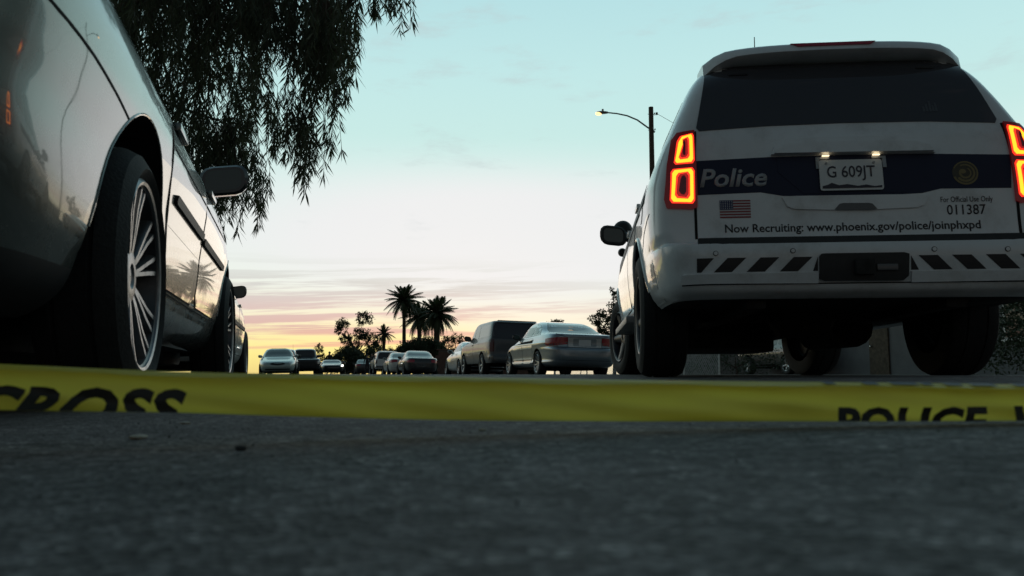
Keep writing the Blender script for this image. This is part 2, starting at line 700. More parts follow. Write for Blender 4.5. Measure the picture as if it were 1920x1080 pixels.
# road sheet
lons = [-14, -6, -3, -1, 0, 1, 2, 3, 4, 6, 8, 12, 16, 24, 32, 48, 64, 90, 130, 200, 320, 500]
lats = np.linspace(LEFT_KERB, RIGHT_KERB, 45)
vs = [(*road_xy(la, lo), g(la)) for lo in lons for la in lats]
nl = len(lats)
fs = [(i * nl + k, i * nl + k + 1, (i + 1) * nl + k + 1, (i + 1) * nl + k) for i in range(len(lons) - 1) for k in range(nl - 1)]
ma = bpy.data.materials.new('worn asphalt')
ma.use_nodes = True
t = ma.node_tree
b = t.nodes['Principled BSDF']
co = N(t, 'ShaderNodeTexCoord')
vo = N(t, 'ShaderNodeTexVoronoi')
vo.inputs['Scale'].default_value = 190
t.links.new(co.outputs['Object'], vo.inputs['Vector'])
na_ = N(t, 'ShaderNodeTexNoise')
na_.inputs['Scale'].default_value = 3.0
na_.inputs['Detail'].default_value = 9
t.links.new(co.outputs['Object'], na_.inputs['Vector'])
nb_ = N(t, 'ShaderNodeTexNoise')
nb_.inputs['Scale'].default_value = 45
nb_.inputs['Detail'].default_value = 6
t.links.new(co.outputs['Object'], nb_.inputs['Vector'])
stone = ramp(t, vo.outputs['Color'], [(.0, (.048, .044, .043)), (.5, (.088, .082, .080)), (.8, (.155, .147, .143)), (1, (.33, .31, .29))])
worn = ramp(t, na_.outputs[0], [(.35, (.85, .82, .82)), (.65, (1.6, 1.52, 1.5))])
fine = ramp(t, nb_.outputs[0], [(.35, (.5, .5, .5)), (.68, (1.35, 1.35, 1.35))])
cc = mixc(t, 1.0, mixc(t, 1.0, stone, worn, 'MULTIPLY'), fine, 'MULTIPLY')
ck = N(t, 'ShaderNodeTexVoronoi', feature='DISTANCE_TO_EDGE')
ck.inputs['Scale'].default_value = 1.7
wv = N(t, 'ShaderNodeVectorMath', operation='MULTIPLY_ADD')
t.links.new(nb_.outputs['Color'], wv.inputs[0])
wv.inputs[1].default_value = (.07, .07, .07)
t.links.new(co.outputs['Object'], wv.inputs[2])
t.links.new(wv.outputs[0], ck.inputs['Vector'])
crack = M(t, 'MULTIPLY', smooth(t, ck.outputs['Distance'], .010, .003), smooth(t, na_.outputs[0], .47, .55))
st_ = N(t, 'ShaderNodeTexNoise')
st_.inputs['Scale'].default_value = .9
st_.inputs['Detail'].default_value = 4
t.links.new(co.outputs['Object'], st_.inputs['Vector'])
cc = mixc(t, M(t, 'MULTIPLY', smooth(t, st_.outputs[0], .55, .68), .55), cc, (.028, .027, .026, 1))
cc = mixc(t, M(t, 'MULTIPLY', crack, .85), cc, (.012, .012, .012, 1))
t.links.new(cc, b.inputs['Base Color'])
b.inputs['Roughness'].default_value = .82
bp = N(t, 'ShaderNodeBump')
bp.inputs['Strength'].default_value = .8
bp.inputs['Distance'].default_value = .004
t.links.new(M(t, 'ADD', vo.outputs['Distance'], M(t, 'MULTIPLY', nb_.outputs[0], 1.5)), bp.inputs['Height'])
t.links.new(bp.outputs[0], b.inputs['Normal'])
tag(raw('road', vs, fs, ma, smooth_a=60), kind='structure')

m_conc = mat('concrete', (.28, .27, .25), .9, noise=.15, nscale=3, bump=.3, bscale=90)
m_dirt = mat('dry dirt', (.16, .125, .09), .95, noise=.25, nscale=.8, bump=.5, bscale=20)
for nm, k0, sg in (('kerb_left', LEFT_KERB, -1), ('kerb_right', RIGHT_KERB, 1)):
    zt = g(k0) + .11
    prof = [(k0, g(k0) - .05), (k0 + sg * .02, zt - .02), (k0 + sg * .05, zt), (k0 + sg * .16, zt), (k0 + sg * .16, g(k0) - .05)]
    ln = np.arange(-14, 301, 3.0)
    for_v, for_f = [], []
    for lo in ln:
        for la, z in prof:
            for_v.append((*road_xy(la, lo), z))
    for i in range(len(ln) - 1):
        for k in range(4):
            q = (i * 5 + k, i * 5 + k + 1, i * 5 + k + 6, i * 5 + k + 5)
            for_f.append(q if sg > 0 else q[::-1])
    tag(raw(nm, for_v, for_f, m_conc), kind='structure')
    # pavement of separate slabs
    root = None
    slabs = []
    base = bpy.data.meshes.new('slab')
    bm = bmesh.new()
    box(bm, (0, 0, 0), (1.38, 1.49, .1), .008)
    bm.to_mesh(base)
    bm.free()
    base.materials.append(m_conc)
    zp = zt - .006
    la0, la1 = sorted((k0 + sg * .17, k0 + sg * 1.6))
    pv = tag(raw('pavement_left' if sg < 0 else 'pavement_right',
                 [(*road_xy(la0, -14), zp - .03), (*road_xy(la1, -14), zp - .03), (*road_xy(la1, 300), zp - .03), (*road_xy(la0, 300), zp - .03)], [(0, 1, 2, 3)], m_conc), kind='structure')
    for i in range(60):
        s_ = link('slab', base, pv)
        x, y = road_xy((la0 + la1) / 2, 2.0 + i * 1.5)
        s_.location = (x, y, zp - .05 + random.Random(i).uniform(-.003, .003))
        s_.rotation_euler = (0, 0, RA)
gz = -.13
tag(raw('ground', [(-3000, -200, gz), (3000, -200, gz), (3000, 4000, gz), (-3000, 4000, gz)], [(0, 1, 2, 3)], m_dirt), kind='structure')
for nm, k0, sg in (('yard_left', LEFT_KERB, -1), ('yard_right', RIGHT_KERB, 1)):
    zy = g(k0) + .09
    la0, la1 = sorted((k0 + sg * 1.6, k0 + sg * 120))
    tag(raw(nm, [(*road_xy(la0, -14), zy), (*road_xy(la1, -14), zy), (*road_xy(la1, 400), zy), (*road_xy(la0, 400), zy)], [(0, 1, 2, 3)], m_dirt), kind='structure')


# ------------------------------------------------------------------ wheels
def wheel_proto(key, r, tw, rr, style, mrim, hero=False):
    """hub at the origin, outer face towards +x; returns an Empty with tyre, rim and spokes below it"""
    root = empty('wheel')
    root.name = 'wheel'
    seg = 64 if hero else 28
    h = tw / 2
    bm = bmesh.new()
    lathe(bm, [(rr - .005, h - .03), (rr + .012, h - .006), (rr + .35 * (r - rr), h + .008), (r - .045, h + .004), (r - .018, h - .012), (r - .004, h - .04),
               (r, h * .45), (r - .006, h * .42), (r - .006, h * .36), (r, h * .33), (r, -h * .33), (r - .006, -h * .36), (r - .006, -h * .42), (r, -h * .45),
               (r - .004, -h + .04), (r - .018, -h + .012), (r - .05, -h), (rr, -h + .01)], seg, closed=True)
    obj('tyre', bm, m_rubber, root, 30)
    bm = bmesh.new()
    lathe(bm, [(rr + .004, h - .012), (rr - .006, h - .004), (rr - .018, h - .012), (rr - .026, h - .05), (rr - .045, -h * .3), (rr - .03, -h + .01)], seg)
    rim = obj('rim', bm, m_alloyd if hero else mrim, root, 30)
    bm = bmesh.new()
    lathe(bm, [(rr + .006, h - .010), (rr - .004, h - .001), (rr - .012, h - .004), (rr - .015, h - .016)], seg)
    obj('rim_lip', bm, mrim, root, 30)
    bm = bmesh.new()
    lathe(bm, [(.005, -h * .35), (rr - .05, -h * .35)], seg)
    obj('brake_disc', bm, m_plastic, root, 30)
    # spokes: (angle, half width at hub, half width at rim, lean)
    sp = []
    if style == 'split':
        for i in range(10):
            a = i * 36 + (4 if i % 2 else -4)
            sp += [(a - 3, a - 5.5), (a + 3, a + 5.5)]
        wid0, wid1 = .009, .011
    elif style == 'five':
        sp = [(i * 72, i * 72) for i in range(5)]
        wid0, wid1 = .05, .035
    else:
        sp = [(i * 36, i * 36) for i in range(10)]
        wid0, wid1 = .018, .022
    bm = bmesh.new()
    for a0, a1 in sp:
        if hero:
            bm = bmesh.new()
        ring = []
        for t_, (aa, rr_) in enumerate(((a0, .045), (a0 * .7 + a1 * .3, rr * .35), (a0 * .3 + a1 * .7, rr * .7), (a1, rr - .012))):
            f = t_ / 3
            w = wid0 * (1 - f) + wid1 * f
            d = Vector((0, math.cos(rad(aa)), math.sin(rad(aa))))
            n = Vector((0, -d.z, d.y))
            x = h * .62 + (h - .012 - h * .62) * (f ** 1.3)
            c = d * rr_
            ring.append([bm.verts.new(c + n * w * s1 + Vector((x + dxx, 0, 0))) for s1, dxx in ((-1, -.045), (-1, -.012), (-.55, 0), (.55, 0), (1, -.012), (1, -.045))])
        for i in range(3):
            for k in range(5):
                bm.faces.new((ring[i][k], ring[i][k + 1], ring[i + 1][k + 1], ring[i + 1][k]))
        if hero:
            obj('spoke', bm, mrim, root, 35)
    if not hero:
        obj('spokes', bm, mrim, root, 35)
    bm = bmesh.new()
    rg_ = lathe(bm, [(.088, h * .35), (.082, h * .60), (.055, h * .66), (.034, h * .66), (.03, h * .60), (.002, h * .62)], 24)
    obj('hub_cap', bm, mrim, root, 35)
    return root


def add_wheels(root, wb, proto, half, z, steer=0.0, front=True):
    pr = [(0, -1), (0, 1), (wb, -1), (wb, 1)]
    for i, (y, sg) in enumerate(pr):
        w = copy_tree(proto, root)
        w.location = (sg * half, y, z)
        w.rotation_euler = (random.Random(i + int(y * 7)).uniform(0, 6), 0, 0) if sg > 0 else (random.Random(i * 3 + 1).uniform(0, 6), 0, math.pi)
        if y > 0 and steer:
            w.rotation_euler = (w.rotation_euler[0], 0, w.rotation_euler[2] + steer)


def kill(o):
    for c in list(o.children):
        kill(c)
    bpy.data.objects.remove(o)


def place(root, x, y, head, half=.78):
    """stand a car on the cambered road; head in radians counter-clockwise from +Y"""
    rx, ry = math.cos(head), math.sin(head)
    zl, zr = g(lat(x - rx * half, y - ry * half)), g(lat(x + rx * half, y + ry * half))
    root.rotation_mode = 'ZYX'
    root.location = (x, y, (zl + zr) / 2)
    root.rotation_mode = 'XYZ'
    m = Matrix.Rotation(head, 4, 'Z') @ Matrix.Rotation(-math.atan2(zr - zl, 2 * half), 4, 'Y')
    root.rotation_euler = m.to_euler()


W_hero = wheel_proto('hero', .335, .200, .252, 'split', m_alloy, True)
W_suv = wheel_proto('suv', .385, .27, .245, 'five', m_alloyd, True)
W_std = wheel_proto('std', .325, .215, .225, 'ten', m_alloy)
W_truck = wheel_proto('truck', .37, .25, .225, 'five', m_alloy)
W_dark = wheel_proto('dark', .33, .22, .235, 'ten', m_alloyd)
PROTOS = [W_hero, W_suv, W_std, W_truck, W_dark]


# ------------------------------------------------------------------ generic car from a specification
def mirror_bm(w=.21, h=.15, d=.10):
    bm = bmesh.new()
    rings = []
    for f, sc, yy in ((0, .86, -d * .5), (.2, 1, -d * .35), (.6, .93, d * .15), (1, .55, d * .5)):
        ring = []
        for a, b in rrect(-w / 2 * sc, w / 2 * sc, -h / 2 * sc, h / 2 * sc, h * .38 * sc, 3):
            ring.append(bm.verts.new((a, yy, b + .12 * a)))
        rings.append(ring)
    n = len(rings[0])
    for i in range(3):
        for k in range(n):
            bm.faces.new((rings[i][k], rings[i][(k + 1) % n], rings[i + 1][(k + 1) % n], rings[i + 1][k]))
    bm.faces.new(rings[0])
    bm.faces.new(rings[-1])
    return bm


def add_mirror(root, sg, x, y, z, m, w=.21, h=.15, tilt=0):
    o = obj('mirror', mirror_bm(w, h), m, root)
    o.location = (sg * (x + w / 2 + .02), y, z)
    if sg < 0:
        o.scale = (-1, 1, 1)
    bm = bmesh.new()
    tube(bm, [(-w / 2 - .1, .02, -h * .35), (-w / 2 + .03, 0, -h * .1)], [.028, .022], 8)
    obj('mirror_stalk', bm, m, o)
    bm = bmesh.new()
    bm.faces.new([bm.verts.new((a, -.0515, b + .12 * a)) for a, b in rrect(-w * .36, w * .36, -h * .34, h * .34, h * .2, 3)])
    obj('mirror_glass', bm, m_glassl, o, 0)
    return o


def make_car(name, label, cat, sp, group=None):
    root = empty(name, label, cat, group)
    sh = Shell(sp['rear'], sp['front'], sp['wid'], sp.get('nr', 8), sp.get('nf', 6))
    cen = Vector((0, 1.3, .8))
    wb, wr = sp['wb'], sp.get('wr', .33)
    w0 = sp['half']
    body = sh.mesh([sp['paint'], m_liner, sp.get('lower', m_plastic)], [(0, wr, sp['arch'], w0), (wb, wr, sp['arch'], w0)],
                   sp.get('na', 9), sp.get('nb', 7), sp.get('step', .05), sp.get('split'), sp.get('split_y', 99))
    body.parent = root
    for sg in (-1, 1):
        f = sh.side(sg)
        for poly in sp.get('side_glass', []):
            patch('side_window', [smooth_poly(poly, 1, .08)], f, .003, sp.get('glass', m_glassl), root, .12, .008, cen)
        for poly in sp.get('doors', []):
            patch('door_seam', [smooth_poly(poly, 1, .08)], f, .0012, m_seam, root, .15, .004, cen)
            c = Vector((sum(p[0] for p in poly) / len(poly), sum(p[1] for p in poly) / len(poly)))
            sc = [(p[0] + (-.006 if p[0] > c.x else .006), p[1] + (-.006 if p[1] > c.y else .006)) for p in poly]
            d = patch('door', [smooth_poly(sc, 1, .08)], f, .0035, sp['paint'], root, .10, .004, cen)
        for (y, z) in sp.get('handles', []):
            p = f(y, z)
            bm = bmesh.new()
            box(bm, p + Vector((sg * .012, 0, 0)), (.022, .19, .026), .008)
            obj('door_handle', bm, sp.get('handle_mat', sp['paint']), root)
        for (y0, y1, z, hh) in sp.get('moulding', []):
            patch('side_moulding', [rrect(y0, y1, z - hh / 2, z + hh / 2, hh * .3)], f, .014, m_plastic, root, .12, .016, cen)
        if 'mirror' in sp:
            y, z = sp['mirror']
            p = f(y, z - .08)
            add_mirror(root, sg, abs(p.x) - .03, y, z, sp.get('mirror_mat', sp['paint']), *sp.get('mirror_size', (.21, .15)))
    for z0, z1, k0, k1 in sp.get('rear_glass', []):
        xs0, xs1 = sh.w(z0) * k0, sh.w(z1) * k1
        patch('rear_window', [smooth_poly([(-xs0, z0), (xs0, z0), (xs1, z1), (-xs1, z1)], 2, .08)], sh.rear, .003, sp.get('rglass', m_glassl), root, .08, .008, cen)
    for z0, z1, k0, k1 in sp.get('front_glass', []):
        xs0, xs1 = sh.w(z0) * k0, sh.w(z1) * k1
        patch('windscreen', [smooth_poly([(-xs0, z0), (xs0, z0), (xs1, z1), (-xs1, z1)], 2, .08)], sh.front, .003, sp.get('glass', m_glassl), root, .08, .008, cen)
    for sg in (-1, 1):
        for poly, m_, nm in sp.get('rear_lamps', []):
            patch(nm, [smooth_poly([(sg * a, b) for a, b in poly], 1, .1)], sh.rear, .006, m_, root, .05, .012, cen)
        for poly, m_, nm in sp.get('front_lamps', []):
            m_ = m_clearlens if sp.get('lit', sg) != sg else m_
            patch(nm, [smooth_poly([(sg * a, b) for a, b in poly], 1, .1)], sh.front, .006, m_, root, .05, .012, cen)
    for poly, m_, nm, off in sp.get('rear_parts', []):
        patch(nm, [poly], sh.rear, off, m_, root, .08, off + .008, cen)
    for poly, m_, nm, off in sp.get('front_parts', []):
        patch(nm, [poly], sh.front, off, m_, root, .08, off + .008, cen)
    for txt, cx, cz, w, hh, m_ in sp.get('rear_text', []):
        patch('plate_number', None, sh.rear, .0135, m_, root, .1, 0, cen, 0, text_mesh(txt, w, hh, cx=cx, cy=cz))
    add_wheels(root, wb, sp['wheel'], sp['track'], wr)
    # dark underside
    bm = bmesh.new()
    box(bm, (0, wb / 2, sp['rear'][0][0] - .01), (sp['half'] * 1.3, wb * 1.25, .10), .03)
    tube(bm, [(-sp['half'] * .75, 0, wr), (sp['half'] * .75, 0, wr)], .05)
    tube(bm, [(-sp['half'] * .75, wb, wr * .8), (sp['half'] * .75, wb, wr * .8)], .04)
    obj('underbody', bm, m_under, root)
    return root, sh


def sedan_spec(**kw):
    s = dict(
        rear=[(.20, -.80), (.27, -.97), (.42, -1.06), (.60, -1.08), (.82, -1.05), (.95, -1.0), (.995, -.90), (1.045, -.45), (1.10, -.28), (1.32, .32), (1.39, .62), (1.425, 1.0), (1.44, 1.25)],
        front=[(.18, 3.35), (.20, 3.40), (.27, 3.66), (.45, 3.75), (.60, 3.73), (.70, 3.60), (.78, 3.30), (.90, 2.62), (.96, 2.32), (1.02, 2.14), (1.30, 1.62), (1.38, 1.44), (1.425, 1.28), (1.44, 1.26)],
        wid=[(.18, .74), (.23, .82), (.34, .875), (.55, .905), (.72, .915), (.84, .905), (.92, .875), (.97, .835), (1.10, .775), (1.30, .665), (1.38, .59), (1.42, .48), (1.44, .34)],
        nr=[(.2, 6), (.9, 6), (1.1, 5), (1.44, 4)], nf=[(.2, 4.5), (.9, 4.5), (1.1, 5), (1.44, 4)],
        wb=2.78, wr=.325, arch=.375, half=.91, track=.80, wheel=W_std, paint=m_silver2, step=.05,
        side_glass=[[(.02, 1.01), (.60, 1.01), (.60, 1.33), (.42, 1.31), (.14, 1.16)], [(.66, 1.0), (1.30, .995), (1.30, 1.355), (.66, 1.345)], [(1.36, .99), (2.06, .975), (1.78, 1.16), (1.50, 1.345), (1.36, 1.355)]],
        doors=[[(.42, .55), (.36, .92), (1.31, .93), (1.31, .30), (.55, .30)], [(1.335, .30), (1.335, .93), (2.28, .92), (2.34, .5), (2.30, .30)]],
        handles=[(.52, .86), (1.50, .85)], mirror=(1.98, 1.02),
        rear_glass=[(1.06, 1.36, .86, .80)], front_glass=[(.985, 1.38, .86, .84)],
        rear_lamps=[([(.42, .80), (.86, .74), (.86, .92), (.60, .95), (.42, .93)], m_redlens, 'tail_light')],
        front_lamps=[([(.50, .58), (.86, .60), (.84, .74), (.52, .68)], m_clearlens, 'headlight')],
        rear_parts=[([(-.80, .455), (.80, .455), (.80, .462), (-.80, .462)], m_seam, 'bumper_seam', .002)],
        front_parts=[(rrect(-.42, .42, .54, .68, .05), m_plastic, 'grille', .004), (rrect(-.6, .6, .27, .38, .04), m_plastic, 'lower_intake', .004)],
    )
    s.update(kw)
    return s


# ------------------------------------------------------------------ police SUV
def police_suv():
    root = empty('police_suv', 'white police SUV with lit red tail lights and a blue band across its tailgate', 'police car')
    rear = [(.385, -1.06), (.42, -1.15), (.50, -1.18), (.62, -1.19), (.650, -1.175), (.662, -1.08), (.68, -1.052), (.95, -1.035), (1.2, -1.0), (1.27, -.975), (1.62, -.82), (1.70, -.74), (1.765, -.45), (1.80, .2)]
    front = [(.385, 3.55), (.42, 3.72), (.50, 3.90), (.70, 3.95), (.95, 3.90), (1.04, 3.75), (1.10, 3.3), (1.17, 2.65), (1.23, 2.36), (1.60, 1.80), (1.70, 1.65), (1.765, 1.35), (1.80, 1.0)]
    wid = [(.385, .90), (.45, .95), (.60, .985), (.80, 1.0), (.98, .995), (1.08, .972), (1.2, .925), (1.28, .890), (1.45, .815), (1.62, .735), (1.70, .67), (1.765, .56), (1.80, .40)]
    sh = Shell(rear, front, wid, [(.38, 14), (.66, 16), (.70, 24), (1.25, 22), (1.7, 14), (1.8, 6)], 6)
    cen = Vector((0, 1.4, .9))
    body = sh.mesh([m_white, m_liner, m_white], [(0, .385, .47, 1.0), (2.946, .385, .47, 1.0)], 16, 12, .03)
    body.parent = root
    R = sh.rear
    # rear glass, dark right up under the spoiler
    patch('rear_window', [smooth_poly([(-.755, 1.268), (-.4, 1.288), (0, 1.294), (.4, 1.290), (.745, 1.270), (.640, 1.70), (-.655, 1.70)], 1, .05)], R, .004, m_glass, root, .06, .01, cen)
    for cx_, cz_, w_ in ((-.50, 1.62, .10), (.47, 1.625, .09)):
        patch('glass_hinge', [rrect(cx_ - w_ / 2, cx_ + w_ / 2, cz_ - .006, cz_ + .006, .004)], R, .009, m_darkgrey, root, .1, .006, cen)
    sk = []
    for k_, (hx, hz) in enumerate(((.40, .030), (.415, .045), (.432, .062), (.446, .036), (.460, .052))):
        sk.append([(hx - .006, 1.345), (hx + .006, 1.345), (hx + .005, 1.345 + hz), (hx - .005, 1.345 + hz)])
    patch('glass_sticker', sk, R, .0055, m_pewter, root, .2, 0, cen, 0)
    # tailgate gap lines
    for sg in (-1, 1):
        patch('tailgate_seam', [ribbon([(sg * .775, .69), (sg * .775, .86), (sg * .772, 1.1), (sg * .758, 1.27)], .014)], R, .0015, m_seam, root, .05, .004, cen)
    patch('step_pad', [rrect(-.785, .785, .636, .676, .006)], lambda x, z: Vector((x, sh.rear(x, .60).y + .012 + (0 if z < .656 else .01), z)), .004, m_plastic, root, .06, .05, cen)
    # navy band
    band = [(-.772, 1.100), (-.40, 1.112), (0, 1.114), (.40, 1.108), (.768, 1.094), (.752, .922), (.42, .926), (.33, .905), (.2, .900), (-.2, .902), (-.34, .905), (-.45, .926), (-.778, .918)]
    patch('blue_band', [band], R, .0012, m_navy, root, .06, .002, cen)
    # raised garnish over the plate
    gar = [(-.39, 1.118), (-.37, 1.165), (-.31, 1.196), (-.15, 1.204), (.15, 1.202), (.32, 1.190), (.385, 1.158), (.405, 1.108)]
    patch('tailgate_garnish', [gar], R, .022, m_white, root, .05, .028, cen)
    patch('garnish_brow', [[(a_ * .97, 1.112 + (b_ - 1.112) * .62) for a_, b_ in gar]], R, .042, m_white, root, .05, .03, cen)
    # plate recess: dark well with sloping sides
    patch('plate_recess', [[(-.36, 1.108), (.38, 1.100), (.36, 1.02), (.26, .912), (-.24, .914), (-.36, 1.03)]], R, .0035, m_navy, root, .06, .004, cen)
    # lower pull panel and handle
    patch('pull_panel', [smooth_poly([(-.35, .902), (.36, .898), (.335, .845), (.30, .832), (.10, .826), (-.09, .827), (-.29, .835), (-.325, .85)], 1, .1)], R, .010, m_white, root, .05, .012, cen)
    patch('pull_handle', [smooth_poly([(-.10, .826), (-.068, .860), (.082, .858), (.11, .824)], 1, .1)], R, .0135, m_pewter, root, .05, .006, cen)
    # licence plate with its bracket
    pl = patch('license_plate', [rrect(-.160, .145, .924, 1.082, .012)], R, .016, m_plate, root, .05, .006, cen)
    patch('plate_number', None, R, .0185, m_platemark, pl, .2, 0, cen, 0, text_mesh('G 609JT', .232, .078, cx=-.008, cy=1.010, offset=.006))
    hills = [(-.150, .934), (.136, .934), (.136, .945), (.10, .941), (.06, .950), (.02, .944), (-.03, .954), (-.07, .949), (-.105, .962), (-.125, .952), (-.150, .946)]
    patch('plate_picture', [hills], R, .0185, m_platemark, pl, .2, 0, cen, 0)
    for s_ in ((-.125, 1.066), (.105, 1.066)):
        bm = bmesh.new()
        tube(bm, [R(*s_) - Vector((0, .014, 0)), R(*s_) - Vector((0, .021, 0))], .006, 10)
        obj('plate_bolt', bm, m_galv, pl)
    for sg, cx in ((-1, -.125), (1, .120)):
        patch('plate_bracket', [[(cx + sg * .03, 1.04), (cx + sg * .048, 1.04), (cx + sg * .048, 1.100), (cx - sg * .02, 1.100), (cx - sg * .02, 1.088), (cx + sg * .03, 1.088)]], R, .012, m_galv, root, .1, .012, cen)
        p = R(cx, 1.104)
        bm = bmesh.new()
        box(bm, p + Vector((0, -.020, .002)), (.034, .014, .006), .002)
        obj('plate_lamp', bm, m_platelamp, root)
    # lettering
    patch('police_lettering', None, R, .0032, m_grey_letter, root, .08, .001, cen, 0, text_mesh('Police', .335, .098, .22, .022, cx=-.582, cy=1.006))
    patch('recruiting_lettering', None, R, .0022, m_blackletter, root, .1, .001, cen, 0, text_mesh('Now Recruiting: www.phoenix.gov/police/joinphxpd', 1.225, .056, 0, .012, cx=-.02, cy=.736))
    patch('use_lettering', None, R, .0022, m_blackletter, root, .1, .001, cen, 0, text_mesh('For Official Use Only', .245, .036, 0, -.004, cx=.537, cy=.866))
    patch('unit_number', None, R, .0022, m_blackletter, root, .1, .001, cen, 0, text_mesh('011387', .182, .050, 0, .004, cx=.532, cy=.818))
    # city emblem: a disc of flame like arcs round a bird's head
    em = []
    ec = Vector((.543, 1.004))
    for k, (r0, r1, a0, a1) in enumerate(((.052, .062, 200, 515), (.036, .048, 215, 480), (.020, .031, 150, 420), (.0, .014, 0, 360))):
        pts = []
        n = 20
        for i in range(n + 1):
            a = rad(a0 + (a1 - a0) * i / n)
            w = (1 - .55 * i / n) if k < 3 else 1
            pts.append((a, r0 + (r1 - r0) * .5, (r1 - r0) * w))
        if k < 3:
            em.append([(ec.x + (r + w / 2) * math.cos(a), ec.y + (r + w / 2) * math.sin(a)) for a, r, w in pts] + [(ec.x + (r - w / 2) * math.cos(a), ec.y + (r - w / 2) * math.sin(a)) for a, r, w in pts[::-1]])
        else:
            em.append([(ec.x - .012 + .016 * math.cos(a), ec.y + .008 + .012 * math.sin(a)) for a, r, w in pts[:-1]])
    patch('emblem_disc', [[(ec.x + .062 * math.cos(rad(a)), ec.y + .062 * math.sin(rad(a))) for a in range(0, 360, 12)]], R, .0019, mat('dull gold vinyl', (.055, .045, .025), .5), root, .2, 0, cen, 0)
    patch('emblem', em, R, .0026, m_gold, root, .2, 0, cen, 0)
    # flag decal
    x0, x1, z0, z1 = -.655, -.503, .797, .888
    fl = patch('flag_decal', [[(x0, z0), (x1, z0), (x1, z1), (x0, z1)]], R, .0018, m_flagwhite, root, .1, 0, cen, 0)
    hs = (z1 - z0) / 13
    for i in range(7):
        patch('flag_stripe', [[(x0, z1 - (2 * i + 1) * hs), (x1, z1 - (2 * i + 1) * hs), (x1, z1 - 2 * i * hs), (x0, z1 - 2 * i * hs)]], R, .0026, m_flagred, fl, .1, 0, cen, 0)
    patch('flag_canton', [[(x0, z1 - 7 * hs), (x0 + .066, z1 - 7 * hs), (x0 + .066, z1), (x0, z1)]], R, .0034, m_flagblue, fl, .1, 0, cen, 0)
    st = []
    for i in range(5):
        for k in range(6):
            cx, cz, rr_ = x0 + .006 + .0108 * k, z1 - .006 - .0092 * i, .0026
            st.append([(cx + rr_ * math.cos(rad(a)), cz + rr_ * math.sin(rad(a))) for a in range(0, 360, 72)])
    patch('flag_stars', st, R, .004, m_flagwhite, fl, .2, 0, cen, 0)
    # tail lights: dark housing, two glowing frames each, red lens inside
    for sg in (-1, 1):
        out = [(.765, .855), (.79, .845), (.915, .855), (.925, .90), (.905, 1.08), (.875, 1.22), (.845, 1.262), (.762, 1.272)]
        tl = patch('tail_light', [[(sg * a, b) for a, b in out]], R, .012, m_lampdark, root, .03, .03, cen)
        for quad in (([(.778, .872), (.900, .878), (.888, 1.055), (.774, 1.062)]), ([(.772, 1.085), (.874, 1.080), (.850, 1.205), (.832, 1.235), (.768, 1.250)])):
            c = Vector((sum(q[0] for q in quad) / len(quad), sum(q[1] for q in quad) / len(quad)))

            def inset(q, d):
                res = []
                for a, b in q:
                    v = Vector((a, b)) - c
                    k = Vector((max(abs(v.x) - d, .004) * (1 if v.x > 0 else -1), max(abs(v.y) - d, .004) * (1 if v.y > 0 else -1)))
                    res.append(tuple(c + k))
                return res
            o1 = smooth_poly(quad, 1, .09)
            layers = ((0, .016, m_ledout, 'lamp_halo'), (.007, .0185, m_led, 'lamp_strip'), (.0235, .021, m_ledout, 'lamp_inner_halo'), (.031, .0235, m_redlit, 'lens'), (.043, .0255, m_redlens, 'lens_core'))
            for d, off, m_, nm in layers:
                patch(nm, [[(sg * a, b) for a, b in (inset(o1, d) if d else o1)]], R, off, m_, tl, .03, .003, cen)
    # bumper marking, sensors, towing recess
    for sg, xa, starts in ((-1, .228, (.716, .561, .406, .251)), (1, .200, (.845, .692, .540, .388, .236))):
        polys = []
        zlo, zhi = (.506, .574)
        if sg < 0:
            polys.append([(.795, zhi), (.715, zhi), (.775, zlo), (.795, zlo)])
        for a in starts:
            q = [(max(xa, a_), b2) for a_, b2 in ((a - .066, zhi), (a - .154, zhi), (a - .085, zlo), (a, zlo))]
            polys.append(q)
        for q in polys:
            # stripes lean away from the middle on both sides
            patch('bumper_stripe', [[(sg * a_, b2) for a_, b2 in q]], R, .0015, m_blackletter, root, .06, 0, cen, 0)
        patch('bumper_ledge', [[(sg * xa, .452), (sg * .86, .456), (sg * .86, .498), (sg * xa, .500)]], R, .014, m_white, root, .06, .018, cen)
    patch('bumper_valance_seam', [[(-.86, .446), (.86, .446), (.86, .451), (-.86, .451)]], R, .002, m_seam, root, .06, .002, cen)
    patch('tow_recess', [smooth_poly([(-.222, .462), (.160, .460), (.185, .48), (.188, .588), (-.21, .588), (-.222, .575)], 1, .06)], R, .016, m_plastic, root, .06, .02, cen)
    bm = bmesh.new()
    box(bm, R(0, .52) + Vector((-.02, -.02, 0)), (.085, .05, .075), .008)
    obj('tow_receiver', bm, m_under, root)
    bm = bmesh.new()
    box(bm, R(.08, .52) + Vector((.005, -.02, -.002)), (.095, .012, .03), .004)
    obj('tow_socket', bm, m_pewter, root)
    for x, z in ((-.706, .597), (-.343, .604), (.307, .602), (.637, .597)):
        p = R(x, z)
        bm = bmesh.new()
        tube(bm, [p + Vector((0, .01, 0)), p - Vector((0, .003, 0))], .0125, 16)
        s1 = obj('parking_sensor', bm, m_plastic, root)
        bm = bmesh.new()
        tube(bm, [p, p - Vector((0, .005, 0))], .0095, 16)
        obj('sensor_face', bm, m_white, s1)
    # spoiler with high brake light
    bm = bmesh.new()
    xs = np.linspace(-1, 1, 25)
    rings = []
